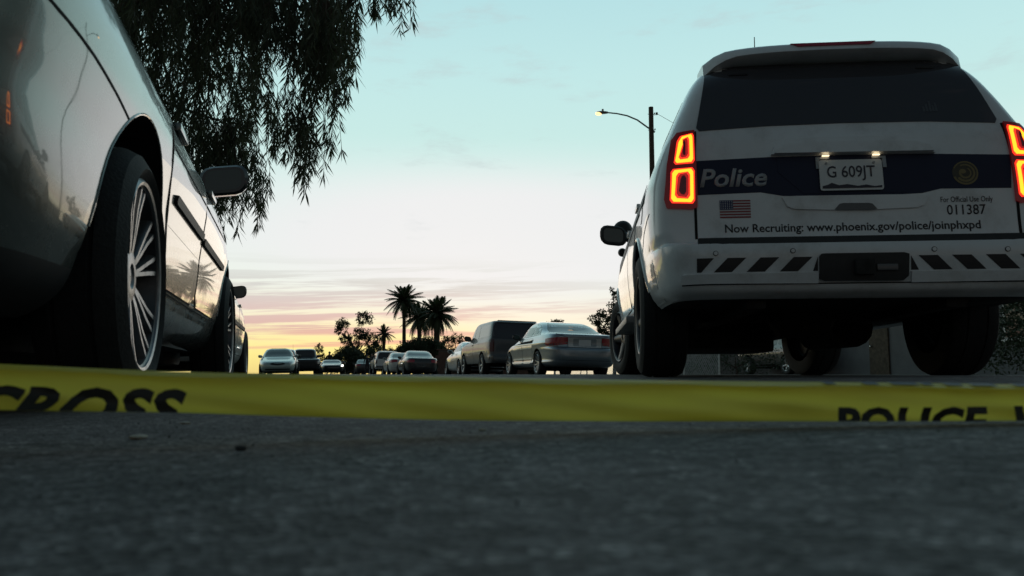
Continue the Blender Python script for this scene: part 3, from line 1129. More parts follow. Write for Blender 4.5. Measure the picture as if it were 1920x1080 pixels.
    for u in xs:
        a = abs(u)
        x = u * .675
        zt = 1.782 - .020 * a ** 2 - .045 * max(0, a - .80) / .2 * max(0, a - .80) / .2
        lip = -.875 + .10 * a ** 5
        drop = .055 + .025 * max(0, a - .75) / .25
        rings.append([bm.verts.new(v) for v in ((x, -.55, zt + .012), (x, lip + .06, zt), (x, lip + .03, zt - .006), (x, lip + .02, zt - .016), (x, lip, zt - drop), (x, lip + .03, zt - drop - .012), (x, -.70, zt - drop - .022), (x, -.55, zt - .09))])
    for i in range(len(rings) - 1):
        for k in range(8):
            bm.faces.new((rings[i][k], rings[i][(k + 1) % 8], rings[i + 1][(k + 1) % 8], rings[i + 1][k]))
    bm.faces.new(rings[0])
    bm.faces.new(rings[-1][::-1])
    spo = obj('spoiler', bm, m_white, root, 35)
    bm = bmesh.new()
    for sg in (0,):
        vs_ = [(-.225, 1.774), (.215, 1.774), (.185, 1.752), (-.19, 1.752)]
        front_ = [bm.verts.new((x, -.868 + (z - 1.752) * .6, z)) for x, z in vs_]
        back_ = [bm.verts.new((x, -.84, z)) for x, z in vs_]
        bm.faces.new(front_)
        for k in range(4):
            bm.faces.new((front_[k], front_[(k + 1) % 4], back_[(k + 1) % 4], back_[k]))
    obj('high_brake_light', bm, m_redlens, spo, 0)
    bm = bmesh.new()
    tube(bm, [(-.16, .3, 1.78), (-.16, .28, 2.3)], [.005, .003], 6)
    obj('antenna', bm, m_plastic, root)
    # sides
    for sg in (-1, 1):
        f = sh.side(sg)
        for poly in ([(-.72, 1.29), (-.05, 1.29), (-.02, 1.60), (-.52, 1.60)], [(.05, 1.285), (.95, 1.28), (.95, 1.62), (.05, 1.61)], [(1.03, 1.28), (2.02, 1.265), (1.70, 1.5), (1.50, 1.62), (1.03, 1.62)]):
            patch('side_window', [smooth_poly(poly, 1, .08)], f, .003, m_glass, root, .12, .008, cen)
        for poly in ([(.42, .75), (.10, 1.0), (.06, 1.22), (1.0, 1.22), (1.0, .50), (.60, .50)], [(1.03, .50), (1.03, 1.22), (2.1, 1.20), (2.2, .9), (2.2, .50)]):
            patch('door_seam', [smooth_poly(poly, 1, .06)], f, .001, m_seam, root, .15, .003, cen)
            c = Vector((sum(p[0] for p in poly) / len(poly), .9))
            patch('door', [smooth_poly([(p[0] + (-.007 if p[0] > c.x else .007), p[1] + (-.007 if p[1] > c.y else .007)) for p in poly], 1, .06)], f, .004, m_white, root, .1, .004, cen)
        patch('side_band', [[(-.55, .99), (.6, .99), (2.3, .93), (2.3, 1.02), (.6, 1.09), (-.55, 1.09)]], f, .0058, m_navy, root, .1, .002, cen)
        patch('bumper_seam', [ribbon([(-.86, .86), (-.60, .80), (-.44, .72)], .007)], f, .0015, m_seam, root, .05, .003, cen)
        # wheel arch lip
        for y0 in (0, 2.946):
            bm = bmesh.new()
            tube(bm, [f(y0 + .478 * math.cos(rad(a)), .385 + .478 * math.sin(rad(a))) for a in range(8, 173, 8)], .012, 6)
            obj('arch_lip', bm, m_white, root)
        m_ = add_mirror(root, sg, .93, 1.98, 1.235, m_plastic, .235, .175)
        # running board
        bm = bmesh.new()
        box(bm, (sg * .97, 1.45, .40), (.15, 1.75, .05), .012, Matrix.Rotation(0, 4, 'X'))
        obj('running_board', bm, m_galv, root)
        patch('mud_trim', [smooth_poly([(-.46, .40), (-.47, .50), (-.52, .62), (-.86, .60), (-.80, .40)], 1, .06)], f, .002, m_pewter if False else m_white, root, .08, .002, cen)
        for y, z in ((.25, 1.12), (1.25, 1.12)):
            bm = bmesh.new()
            box(bm, f(y, z) + Vector((sg * .015, 0, 0)), (.024, .2, .03), .008)
            obj('door_handle', bm, m_white, root)
    f = sh.side(-1)
    ring_ = [(-.38 + .085 * math.cos(rad(a)), .98 + .085 * math.sin(rad(a))) for a in range(0, 360, 15)]
    patch('fuel_door_seam', [ring_], f, .0015, m_seam, root, .05, .002, cen)
    patch('fuel_door', [[(-.38 + (y + .38) * .95, .98 + (z - .98) * .95) for y, z in ring_]], f, .003, m_white, root, .05, .003, cen)
    # pillar spotlight by the driver's mirror and its control arm
    bm = bmesh.new()
    rr_ = lathe(bm, [(.005, -.055), (.05, -.045), (.082, -.005), (.088, .03), (.084, .045), (.005, .04)], 24)
    for v in bm.verts:
        v.co = Vector((v.co.y - .97, 2.18 + v.co.x, v.co.z + 1.33))
    sp_ = obj('spotlight', bm, m_plastic, root)
    bm = bmesh.new()
    tube(bm, [(-.97, 2.16, 1.30), (-.90, 2.12, 1.26)], .02, 8)
    obj('spotlight_arm', bm, m_chrome, sp_)
    bm = bmesh.new()
    rr_ = lathe(bm, [(.003, -.03), (.03, -.02), (.04, .01), (.034, .03), (.003, .04)], 16)
    for v in bm.verts:
        v.co = Vector((v.co.y - .985, 2.05 + v.co.x, v.co.z + 1.10))
    obj('mirror_camera', bm, m_plastic, root)
    # windscreen and front lamps
    patch('windscreen', [smooth_poly([(-.80, 1.26), (.80, 1.26), (.66, 1.64), (-.66, 1.64)], 2, .08)], sh.front, .003, m_glass, root, .08, .008, cen)
    patch('grille', [rrect(-.55, .55, .68, .98, .05)], sh.front, .004, m_plastic, root, .08, .01, cen)
    for sg in (-1, 1):
        patch('headlight', [[(sg * .60, .72), (sg * .92, .72), (sg * .90, 1.0), (sg * .60, .98)]], sh.front, .006, m_clearlens, root, .05, .012, cen)
    add_wheels(root, 2.946, W_suv, .865, .385, rad(12))
    # underside: frame rails, axle, differential, exhaust, spare wheel
    bm = bmesh.new()
    box(bm, (0, 1.4, .47), (1.5, 4.3, .16), .03)
    obj('floor_pan', bm, m_under, root)
    bm = bmesh.new()
    for x in (-.48, .48):
        box(bm, (x, 1.0, .40), (.10, 4.0, .12), .02)
    obj('frame_rails', bm, m_under, root)
    bm = bmesh.new()
    tube(bm, [(-.75, 0, .385), (-.2, 0, .385), (-.14, 0, .385), (.14, 0, .385), (.2, 0, .385), (.75, 0, .385)], [.05, .05, .15, .15, .05, .05], 14)
    obj('rear_axle', bm, m_under, root)
    bm = bmesh.new()
    tube(bm, [(.55, -.95, .40), (.52, -.5, .40), (.35, -.35, .42), (.30, .5, .36), (.30, 2, .36)], .035, 10)
    tube(bm, [(.42, .35, .32), (.42, 1.2, .32)], .13, 14)
    obj('exhaust', bm, m_under, root)
    bm = bmesh.new()
    tube(bm, [(0, -.68, .40), (0, -.68, .52)], .36, 28)
    obj('spare_wheel', bm, m_rubber, root)
    bm = bmesh.new()
    box(bm, (-.35, 1.4, .31), (.75, 1.0, .22), .05)
    obj('fuel_tank', bm, m_under, root)
    bm = bmesh.new()
    box(bm, (-.1, 2.6, .30), (.9, .8, .18), .05)
    obj('skid_plate', bm, m_under, root)
    return root


suv = police_suv()
place(suv, 1.792, 4.946, rad(-5), .86)

# ------------------------------------------------------------------ the close silver sedan on the left
hero_spec = sedan_spec(
    rear=[(.20, -.72), (.26, -.92), (.36, -1.02), (.55, -1.09), (.74, -1.08), (.90, -1.03), (.985, -.95), (1.02, -.80), (1.06, -.42), (1.12, -.22), (1.34, .34), (1.41, .66), (1.445, 1.0), (1.46, 1.25)],
    front=[(.18, 3.35), (.20, 3.42), (.26, 3.66), (.40, 3.74), (.58, 3.72), (.69, 3.58), (.76, 3.35), (.86, 2.85), (.95, 2.42), (1.02, 2.16), (1.32, 1.62), (1.40, 1.44), (1.445, 1.28), (1.46, 1.26)],
    wid=[(.18, .72), (.22, .80), (.27, .845), (.34, .868), (.36, .875), (.46, .893), (.58, .902), (.66, .914), (.74, .926), (.80, .930), (.86, .924), (.91, .905), (.955, .872), (.985, .840), (1.12, .780), (1.32, .675), (1.40, .60), (1.44, .49), (1.46, .34)],
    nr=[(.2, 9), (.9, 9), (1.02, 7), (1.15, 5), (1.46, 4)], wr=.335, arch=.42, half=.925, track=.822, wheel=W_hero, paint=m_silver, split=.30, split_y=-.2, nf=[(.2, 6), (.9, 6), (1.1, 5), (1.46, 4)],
    na=22, nb=16, step=.022, glass=m_glass, rglass=m_glass,
    moulding=[(.52, 1.30, .655, .030), (1.345, 2.26, .645, .028)], handles=[(.56, .885), (1.52, .875)], handle_mat=m_silver, mirror=(1.92, 1.04), mirror_mat=m_black, mirror_size=(.235, .15),
    doors=[[(.44, .58), (.36, .80), (.36, .94), (1.31, .945), (1.31, .36), (.52, .36)], [(1.335, .36), (1.335, .945), (2.28, .93), (2.36, .55), (2.30, .36)]],
    rear_parts=[(rrect(-.17, .17, .66, .82, .02), m_plate, 'license_plate', .006)],
    rear_lamps=[([(.52, .80), (.86, .76), (.88, .90), (.70, .95), (.52, .93)], m_redlens, 'tail_light')],
)
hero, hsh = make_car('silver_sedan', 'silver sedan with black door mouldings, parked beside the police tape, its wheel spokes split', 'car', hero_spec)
for sg in (-1, 1):
    fsd = hsh.side(sg)
    cen = Vector((0, 1.3, .8))
    patch('bumper_seam', [ribbon([(-.93, .74), (-.75, .725), (-.55, .715), (-.36, .70), (-.22, .685)], .006)], fsd, .0012, m_seam, hero, .05, .003, cen)
    patch('sill_seam', [ribbon([(.50, .352), (1.3, .350), (2.3, .352)], .005)], fsd, .0012, m_seam, hero, .1, .002, cen)
    for y0 in (0, 2.78):
        bm = bmesh.new()
        tube(bm, [fsd(y0 + .4205 * math.cos(rad(a)), .335 + .4205 * math.sin(rad(a))) for a in range(4, 177, 6)], .0035, 6)
        obj('arch_lip', bm, m_silver, hero)
    for (y, z) in ((.56, .885), (1.52, .875)):
        c = [(y + .10 * math.cos(rad(a)), z + .028 * math.sin(rad(a))) for a in range(0, 360, 20)]
        patch('handle_pocket', [c], fsd, .0045, m_plastic, hero, .05, .002, cen)
    bm = bmesh.new()
    tube(bm, [fsd(y, .985) + Vector((sg * .004, 0, 0)) for y in np.linspace(.0, 2.05, 14)], .007, 6)
    obj('window_trim', bm, m_chrome, hero)
place(hero, -1.850, 1.864, RA)

# ------------------------------------------------------------------ other cars
w2, _ = make_car('white_sedan', 'white sedan parked in front of the silver sedan, only its side and grey mirror showing', 'car',
                 sedan_spec(paint=m_cream, mirror_mat=m_darkgrey, mirror=(1.98, 1.05), moulding=[(.5, 1.3, .62, .04), (1.34, 2.2, .62, .04)], na=12, nb=9, step=.035))
place(w2, -3.55, 7.35, RA)

acc_spec = sedan_spec(
    paint=m_bluesil, rglass=m_glass, na=14, nb=10, step=.03,
    rear=[(.24, -.86), (.27, -1.0), (.36, -1.09), (.50, -1.13), (.66, -1.12), (.70, -1.085), (.715, -1.045), (.82, -1.03), (.97, -1.035), (1.03, -1.02), (1.05, -.93), (1.08, -.55), (1.12, -.36), (1.33, .22), (1.41, .56), (1.455, 1.0), (1.475, 1.25)],
    front=[(.18, 3.35), (.24, 3.50), (.30, 3.66), (.45, 3.75), (.60, 3.73), (.72, 3.60), (.80, 3.30), (.93, 2.62), (.99, 2.32), (1.05, 2.14), (1.32, 1.62), (1.41, 1.44), (1.455, 1.28), (1.475, 1.26)],
    wid=[(.24, .80), (.30, .875), (.36, .90), (.40, .885), (.58, .90), (.74, .922), (.83, .930), (.86, .915), (.96, .885), (1.03, .855), (1.06, .83), (1.12, .795), (1.33, .69), (1.41, .59), (1.455, .48), (1.475, .34)],
    nr=[(.2, 6.5), (.9, 7), (1.06, 6), (1.2, 5), (1.475, 4)],
    side_glass=[[(-.02, 1.06), (.18, 1.06), (.18, 1.22)], [(.24, 1.05), (.60, 1.045), (.60, 1.35), (.42, 1.325), (.24, 1.26)], [(.66, 1.04), (1.30, 1.035), (1.30, 1.385), (.66, 1.37)], [(1.36, 1.03), (2.06, 1.01), (1.78, 1.19), (1.50, 1.375), (1.36, 1.385)]],
    doors=[[(.42, .55), (.36, .97), (1.31, .975), (1.31, .33), (.55, .33)], [(1.335, .33), (1.335, .975), (2.28, .96), (2.34, .5), (2.30, .33)]],
    handles=[(.50, .92), (1.48, .91)], mirror=(1.96, 1.06), mirror_mat=m_plastic,
    rear_glass=[(1.10, 1.40, .88, .84)], front_glass=[(1.02, 1.41, .86, .84)],
    rear_lamps=[([(.44, .79), (.60, .765), (.86, .74), (.895, .80), (.87, .93), (.62, .955), (.44, .95)], m_redlens, 'tail_light'), ([(.445, .795), (.60, .77), (.84, .75), (.84, .79), (.60, .815), (.445, .84)], m_pewter, 'lamp_reflector')],
    rear_parts=[([(-.43, .72), (.43, .72), (.43, .94), (-.43, .94)], m_silver2, 'boot_panel', .003), (rrect(-.30, .30, .74, .93, .03), m_bluesil, 'plate_recess', .006), (rrect(-.155, .155, .755, .905, .012), m_plate, 'license_plate', .011),
                ([(-.80, .40), (.80, .40), (.80, .407), (-.80, .407)], m_seam, 'bumper_seam', .002), ([(-.84, .715), (.84, .715), (.84, .721), (-.84, .721)], m_seam, 'bumper_seam', .004)],
    rear_text=[('BKZ4251', 0, .83, .25, .06, m_platemark)],
    wheel=W_std, arch=.38)
acc_spec['rear_text'] = []
acc, ash = make_car('blue_silver_sedan', 'blue silver sedan seen from behind, parked at the kerb behind the old two tone SUV', 'car', acc_spec)
for sg in (-1, 1):
    fa = ash.side(sg)
    bm = bmesh.new()
    tube(bm, [fa(y, z) + Vector((sg * .004, 0, 0)) for y, z in ((-.06, 1.055), (.2, 1.05), (.7, 1.035), (1.3, 1.03), (2.08, 1.005))], .010, 6)
    obj('window_trim', bm, m_chrome, acc)
    patch('boot_seam', [ribbon([(sg * .43, .72), (sg * .435, .95), (sg * .62, 1.0), (sg * .70, 1.04)], .008)], ash.rear, .0075, m_seam, acc, .05, .003, Vector((0, 1.3, .8)))
place(acc, 1.48, 20.4, RA)

truck_spec = dict(
    rear=[(.42, -1.15), (.48, -1.22), (.62, -1.22), (.66, -1.13), (1.15, -1.10), (1.25, -1.07), (1.72, -.86), (1.80, -.72), (1.83, -.4)],
    front=[(.40, 3.9), (.48, 4.05), (.80, 4.08), (1.02, 4.0), (1.08, 3.7), (1.14, 3.0), (1.19, 2.65), (1.25, 2.5), (1.66, 1.98), (1.76, 1.8), (1.83, 1.4)],
    wid=[(.42, .92), (.55, .95), (.85, .975), (1.08, .965), (1.20, .93), (1.30, .905), (1.70, .82), (1.79, .76), (1.83, .55)],
    nr=[(.42, 16), (1.8, 14)], nf=[(.42, 7), (1.8, 6)], wb=3.0, wr=.37, arch=.45, half=.97, track=.85, wheel=W_truck, paint=m_pewter, lower=m_pewter, split=.72, step=.05, na=10, nb=8,
    side_glass=[[(-.92, 1.28), (.62, 1.27), (.62, 1.68), (-.72, 1.68)], [(.72, 1.27), (1.30, 1.27), (1.30, 1.69), (.72, 1.69)], [(1.38, 1.27), (2.25, 1.26), (1.92, 1.62), (1.38, 1.69)]],
    glass=m_glassl, rglass=m_glass, rear_glass=[(1.20, 1.77, .96, .94)], front_glass=[(1.27, 1.72, .88, .86)],
    doors=[[(1.34, .45), (1.34, 1.2), (2.3, 1.18), (2.35, .45)]], handles=[(1.48, 1.05)], mirror=(2.05, 1.30), mirror_mat=m_plastic, mirror_size=(.25, .19),
    rear_lamps=[([(.80, .78), (.93, .78), (.93, 1.18), (.80, 1.18)], mat('dim red lens', (.06, .006, .01), .2, 0, .5), 'tail_light')],
    front_lamps=[([(.60, .78), (.92, .78), (.92, .95), (.60, .95)], m_clearlens, 'headlight')],
    rear_parts=[(rrect(-.16, .16, .78, .93, .01), m_plastic, 'plate_recess', .005), ([(-.93, .50), (.93, .50), (.93, .63), (-.93, .63)], m_darkgrey, 'bumper', .02)],
    front_parts=[(rrect(-.55, .55, .75, .95, .03), m_plastic, 'grille', .004)])
truck, _ = make_car('old_suv', 'old two tone grey SUV with a huge black rear window, parked ahead of the sedan', 'SUV', truck_spec)
place(truck, -.10, 26.9, RA)
bm = bmesh.new()
box(bm, (0, -.85, 1.80), (1.3, .08, .03), .01)
obj('roof_lip', bm, m_pewter, truck)

hb_spec = sedan_spec(paint=m_silver2, wheel=W_std, glass=m_glassl)
hb, _ = make_car('silver_car', 'small silver car parked ahead of the old two tone SUV, half hidden by it', 'car', hb_spec)
place(hb, -1.30, 32.6, RA)

coupe_spec = sedan_spec(
    paint=m_darkgrey, wheel=W_dark,
    rear=[(.20, -.80), (.27, -.97), (.42, -1.04), (.62, -1.04), (.86, -.98), (.92, -.93), (.945, -.80), (.975, -.35), (1.03, -.10), (1.26, .55), (1.34, .9), (1.37, 1.1), (1.38, 1.25)],
    front=[(.18, 3.35), (.20, 3.40), (.27, 3.66), (.45, 3.75), (.60, 3.73), (.66, 3.60), (.74, 3.30), (.86, 2.62), (.91, 2.32), (.97, 2.14), (1.26, 1.62), (1.34, 1.44), (1.37, 1.3), (1.38, 1.26)],
    wid=[(.18, .74), (.23, .82), (.34, .875), (.55, .905), (.72, .915), (.82, .90), (.90, .86), (.95, .81), (1.03, .765), (1.26, .655), (1.34, .56), (1.37, .45), (1.38, .34)],
    nr=[(.2, 5), (.9, 5.5), (1.1, 4.5), (1.38, 4)],
    side_glass=[[(.1, .98), (.95, .97), (.95, 1.29), (.70, 1.28), (.4, 1.16)], [(1.0, .97), (2.06, .95), (1.78, 1.13), (1.50, 1.29), (1.0, 1.30)]],
    doors=[[(1.0, .30), (.98, .90), (2.28, .88), (2.34, .5), (2.30, .30)]], handles=[(1.15, .82)], mirror=(1.98, .98),
    rear_glass=[(.99, 1.32, .90, .86)], front_glass=[(.94, 1.33, .86, .84)],
    rear_lamps=[([(.45, .70), (.80, .68), (.84, .78), (.62, .86), (.45, .84)], m_redlens, 'tail_light')])
cp, _ = make_car('dark_coupe', 'dark low coupe seen from behind with a curved tail, parked beyond the brown wall', 'car', coupe_spec)
place(cp, -5.05, 44.0, RA)

wc, _ = make_car('white_car', 'small white car just ahead of the dark coupe, mostly hidden by it', 'car', sedan_spec(paint=m_cream, wheel=W_std))
place(wc, -6.85, 50.0, RA)

ls_spec = dict(truck_spec)
ls_spec.update(paint=m_cream, lower=m_cream, glass=m_glass, wheel=W_truck)
ls_spec['rear'] = [(.42, -1.05), (.48, -1.12), (.62, -1.12), (.66, -1.05), (1.05, -1.0), (1.15, -.96), (1.58, -.72), (1.68, -.55), (1.72, -.2)]
ls_spec['front'] = [(.40, 3.7), (.48, 3.85), (.80, 3.88), (.95, 3.8), (1.0, 3.5), (1.06, 3.0), (1.10, 2.55), (1.16, 2.4), (1.56, 1.9), (1.65, 1.7), (1.72, 1.3)]
ls_spec['wid'] = [(.42, .88), (.55, .91), (.85, .935), (1.0, .92), (1.10, .89), (1.20, .85), (1.58, .74), (1.67, .66), (1.72, .45)]
ls_spec['side_glass'] = [[(-.72, 1.18), (.62, 1.17), (.62, 1.54), (-.52, 1.54)], [(.72, 1.17), (1.30, 1.17), (1.30, 1.55), (.72, 1.55)], [(1.38, 1.17), (2.15, 1.16), (1.86, 1.48), (1.38, 1.55)]]
ls_spec['rear_glass'] = [(1.12, 1.60, .90, .88)]
ls_spec['front_glass'] = [(1.18, 1.62, .88, .86)]
ls_spec['mirror'] = (2.0, 1.22)
ls_spec['doors'] = []
ls_spec['handles'] = []
ls_spec['wb'] = 2.75
lsuv, _ = make_car('cream_suv', 'pale SUV with a dark rear window, parked beyond the dark coupe', 'SUV', ls_spec)
place(lsuv, -9.05, 58.0, RA)

tau_spec = sedan_spec(
    paint=m_green, wheel=W_std,
    front_parts=[([(.36 * math.cos(rad(a)), .60 + .075 * math.sin(rad(a))) for a in range(0, 360, 15)], m_plastic, 'grille', .005), (rrect(-.6, .6, .30, .36, .03), m_plastic, 'lower_intake', .004)],
    front_lamps=[([(.52, .60), (.80, .58), (.86, .66), (.80, .72), (.54, .70)], m_clearlens, 'headlight')])
ta, _ = make_car('green_sedan', 'pale green sedan facing the tape with an oval grille, parked beyond the white sedan', 'car', tau_spec)
place(ta, -12.62, 43.6, RA + math.pi)
bm = bmesh.new()
tube(bm, [(-.75, 2.6, .9), (-.74, 2.5, 1.62)], [.006, .004], 5)
obj('antenna', bm, m_redlens, ta)

sil3, _ = make_car('silver_suv', 'silver SUV parked behind the pale green sedan', 'SUV', dict(ls_spec, paint=m_silver2, lower=m_silver2))
place(sil3, -15.25, 53.8, RA + math.pi)

jeep_spec = dict(truck_spec)
jeep_spec.update(paint=m_black, lower=m_black, glass=m_glass, rglass=m_glass, doors=[], wheel=W_truck)
jeep_spec['front'] = [(.40, 3.6), (.48, 3.75), (.80, 3.78), (1.02, 3.75), (1.10, 3.6), (1.14, 2.9), (1.18, 2.3), (1.25, 2.2), (1.75, 1.95), (1.84, 1.7), (1.87, 1.4)]
jeep_spec['rear'] = [(.42, -1.0), (.48, -1.05), (.62, -1.05), (.66, -1.0), (1.15, -.98), (1.25, -.97), (1.76, -.86), (1.84, -.72), (1.87, -.4)]
jeep_spec['wid'] = [(.42, .90), (.55, .93), (.85, .95), (1.08, .93), (1.20, .86), (1.30, .82), (1.74, .74), (1.82, .66), (1.87, .5)]
jeep_spec['front_glass'] = [(1.28, 1.74, .9, .88)]
jeep_spec['wb'] = 2.7
jeep_spec['lit'] = 1
jeep_spec['front_lamps'] = [([(.66, .76), (.80, .76), (.82, .86), (.80, .94), (.66, .94)], m_headlit, 'headlight')]
jp, _ = make_car('black_suv', 'tall boxy black SUV standing in the road with one headlight on', 'SUV', jeep_spec)
place(jp, -15.3, 59.0, RA + math.pi + rad(4))

ds, _ = make_car('black_sedan', 'low black sedan in the road with a bright headlight, a person standing behind it', 'car',
                 sedan_spec(paint=m_black, wheel=W_dark, glass=m_glass, lit=-1, front_lamps=[([(.60, .60), (.78, .61), (.78, .72), (.62, .68)], m_headlit, 'headlight')],
                            front=[(.18, 3.35), (.20, 3.40), (.27, 3.66), (.45, 3.75), (.60, 3.73), (.70, 3.60), (.74, 3.30), (.80, 2.62), (.84, 2.32), (.86, 2.2), (1.0, 1.75), (1.08, 1.54), (1.12, 1.3), (1.14, 1.26)],
                            rear=[(.20, -.80), (.27, -.97), (.42, -1.04), (.60, -1.06), (.74, -1.03), (.80, -.98), (.84, -.88), (.87, -.5), (.90, -.28), (1.02, .32), (1.09, .62), (1.12, 1.0), (1.14, 1.25)],
                            wid=[(.18, .74), (.23, .82), (.34, .875), (.55, .905), (.66, .91), (.74, .89), (.80, .85), (.85, .80), (.92, .765), (1.02, .69), (1.09, .6), (1.12, .48), (1.14, .34)],
                            side_glass=[], doors=[], handles=[], mirror=(1.95, .90), rear_glass=[(.90, 1.07, .86, .8)], front_glass=[(.87, 1.08, .86, .84)], rear_lamps=[], rear_parts=[]))
place(ds, -14.45, 64.2, RA + math.pi)

for i, (lab, pt, la_, lo_) in enumerate((('dark car parked on the kerb beyond the pale SUV', m_darkgrey, 6.3, 74.0), ('silver car parked far down the street beyond the dark car', m_silver2, 6.2, 82.0),
                                        ('white car farthest down the row of parked cars, beyond the silver one', m_cream, 6.2, 90.0))):
    o, _ = make_car('parked_car', lab, 'car', sedan_spec(paint=pt, handles=[], doors=[], step=.08, na=6, nb=5), 'cars parked far down the street')
    x, y = road_xy(la_ - .45, lo_)
    place(o, x, y, RA)

# a dark vehicle on the far side, seen only beneath the police SUV
dk, _ = make_car('dark_suv', 'dark SUV parked in the yard, only its wheels showing under the police SUV', 'SUV', dict(ls_spec, paint=m_darkgrey, lower=m_darkgrey))
p = at(1515, 700, 31)
dk.location = (p.x, p.y, g(RIGHT_KERB) + .09)
dk.rotation_euler = (0, 0, RA)

for pr in PROTOS:
    kill(pr)


# ------------------------------------------------------------------ police tape
def police_tape():
    root = empty('police_tape', 'yellow police line tape stretched low across the road', 'tape')
    ctl = [(-140, 677, 766, .775), (0, 683, 769, .79), (200, 692, 772, .81), (335, 697, 774, .82), (500, 701, 779, .835), (750, 705, 786, .85), (960, 709, 789, .86),
           (1200, 713, 790, .86), (1500, 716, 790, .855), (1700, 718, 790, .85), (1920, 721, 789, .84), (2100, 723, 788, .83)]
    tp, bt = [at(a, b_, d) for a, b_, c, d in ctl], [at(a, c, d) for a, b_, c, d in ctl]
    xs = np.linspace(tp[0].x, tp[-1].x, 200)
    yy = pchip([(p.x, p.y) for p in tp])
    zt = pchip([(p.x, p.z) for p in tp])
    zb = pchip([(p.x, p.z) for p in bt])
    wob = lambda x: .004 * math.sin(x * 9.0) + .0022 * math.sin(x * 23 + 1) + .0014 * math.sin(x * 61 + 2) * (1 + math.sin(x * 5))

    def prof(x, t):
        """t 0..1 up the front face, 1..2 the folded top turning back"""
        y0, a, b_ = yy(x), zb(x), zt(x)
        fold = .30 if x > .1 else .12
        fold = .12 + .22 * min(max((x + .1) / .5, 0), 1)
        hgt = b_ - a
        if t <= 1:
            z = a + (hgt * (1 - .12)) * t
            y = y0 + wob(x) * t + (.006 + .0035 * math.sin(x * 17 + 4)) * math.sin(t * math.pi) + .0015 * math.sin(t * 9 + x * 31)
        else:
            q = t - 1
            z = a + hgt * (.88 + .12 * math.sin(min(q * 1.6, 1.57)))
            y = y0 + wob(x) + .014 * q * (1 + fold)
        return Vector((x, y, z))
    ts = list(np.linspace(0, 1, 14)) + list(np.linspace(1.08, 2, 7))
    vs, fs = [], []
    n = len(ts)
    for x in xs:
        vs.append(prof(x, 0) + Vector((0, .012, .004)))     # turned under at the foot
        for t_ in ts:
            vs.append(prof(x, t_))
    n += 1
    for i in range(len(xs) - 1):
        for k in range(n - 1):
            fs.append((i * n + k, (i + 1) * n + k, (i + 1) * n + k + 1, i * n + k + 1))
    raw('ribbon', vs, fs, m_tape, root, 70)

    # lettering: printed on the tape and cut off where the tape turns under
    def letters(s, x_of_first, step, cap, t_foot, nm):
        me = text_mesh(s, step * len(s), cap, .22, .045, 0, 0, 1.06)
        bm = bmesh.new()
        bm.from_mesh(me)
        for v in bm.verts:
            v.co.x += step * len(s) / 2 + x_of_first
        r = bmesh.ops.bisect_plane(bm, geom=bm.verts[:] + bm.edges[:] + bm.faces[:], plane_co=(0, t_foot, 0), plane_no=(0, -1, 0), clear_outer=True, dist=1e-6)
        m2 = bpy.data.meshes.new('t')
        bm.to_mesh(m2)
        bm.free()

        def fn(a, b_):
            hgt = (zt(a) - zb(a)) * .88
            return prof(a, min(max((b_ - t_foot) / hgt, 0.0), 2)) + Vector((0, -.0006, 0))
        patch(nm, None, fn, .0004, m_tapeink, root, .012, 0, (0, 5, 0), 0, m2)
    X = lambda px, d: (px - 960) / FPX * d
    letters('CROSS', X(-42, .80), .0405, .044, -.002, 'lettering')
    letters('POLICE', X(1558, .85), .0265, .034, .002, 'lettering')
    letters('LINE', X(1886, .84), .0265, .034, .002, 'lettering')

    # the mirrored print that shows along the folded top edge
    def fold(a, b_):
        return prof(a, 1.25 + b_) + Vector((0, -.0004, .0006))
    for px, pw in ((1552, 18), (1622, 28), (1675, 44), (1726, 18), (1765, 32), (1815, 46), (1893, 40)):
        x0, w = X(px, .85), pw / FPX * .85
        patch('fold_print', [[(x0, 0), (x0 + w, 0), (x0 + w - .004, .45), (x0 - .004, .45)]], fold, .0004, m_tapeink, root, .1, 0, (0, 5, -1), 0)
    return root


police_tape()

# scraps and pebbles on the asphalt
rnd = random.Random(4)
for i, (px, py, kind, sz, lab) in enumerate(((258, 813, 0, .020, 'pale torn paper scrap on the asphalt below the word CROSS'), (347, 788, 0, .014, 'small pale scrap on the asphalt right below the tape end letter S'),
                                           (452, 838, 1, .009, 'dark pebble lying by itself on the near asphalt'), (905, 812, 0, .008, 'tiny pale chip on the asphalt below the plain stretch of tape'),
                                           (826, 789, 1, .009, 'small dark pebble against the foot of the plain stretch of tape'))):
    D = .068 * FPX / (py - HY)
    p = at(px, py, D)
    bm = bmesh.new()
    bmesh.ops.create_icosphere(bm, subdivisions=2, radius=.5)
    for v in bm.verts:
        k = 1 + rnd.uniform(-.18, .18)
        v.co = Vector((v.co.x * sz * 1.3 * k, v.co.y * sz * k, v.co.z * sz * (.28 if kind == 0 else .6) * k))
    o = obj('paper_scrap' if kind == 0 else 'pebble', bm, m_chip if kind == 0 else m_stone, None, 0)
    o.location = (p.x, p.y, g(lat(p.x, p.y)) + sz * (.12 if kind == 0 else .25))
    o.rotation_euler = (0, 0, rnd.uniform(0, 3))
    tag(o, lab, 'litter' if kind == 0 else 'pebble')


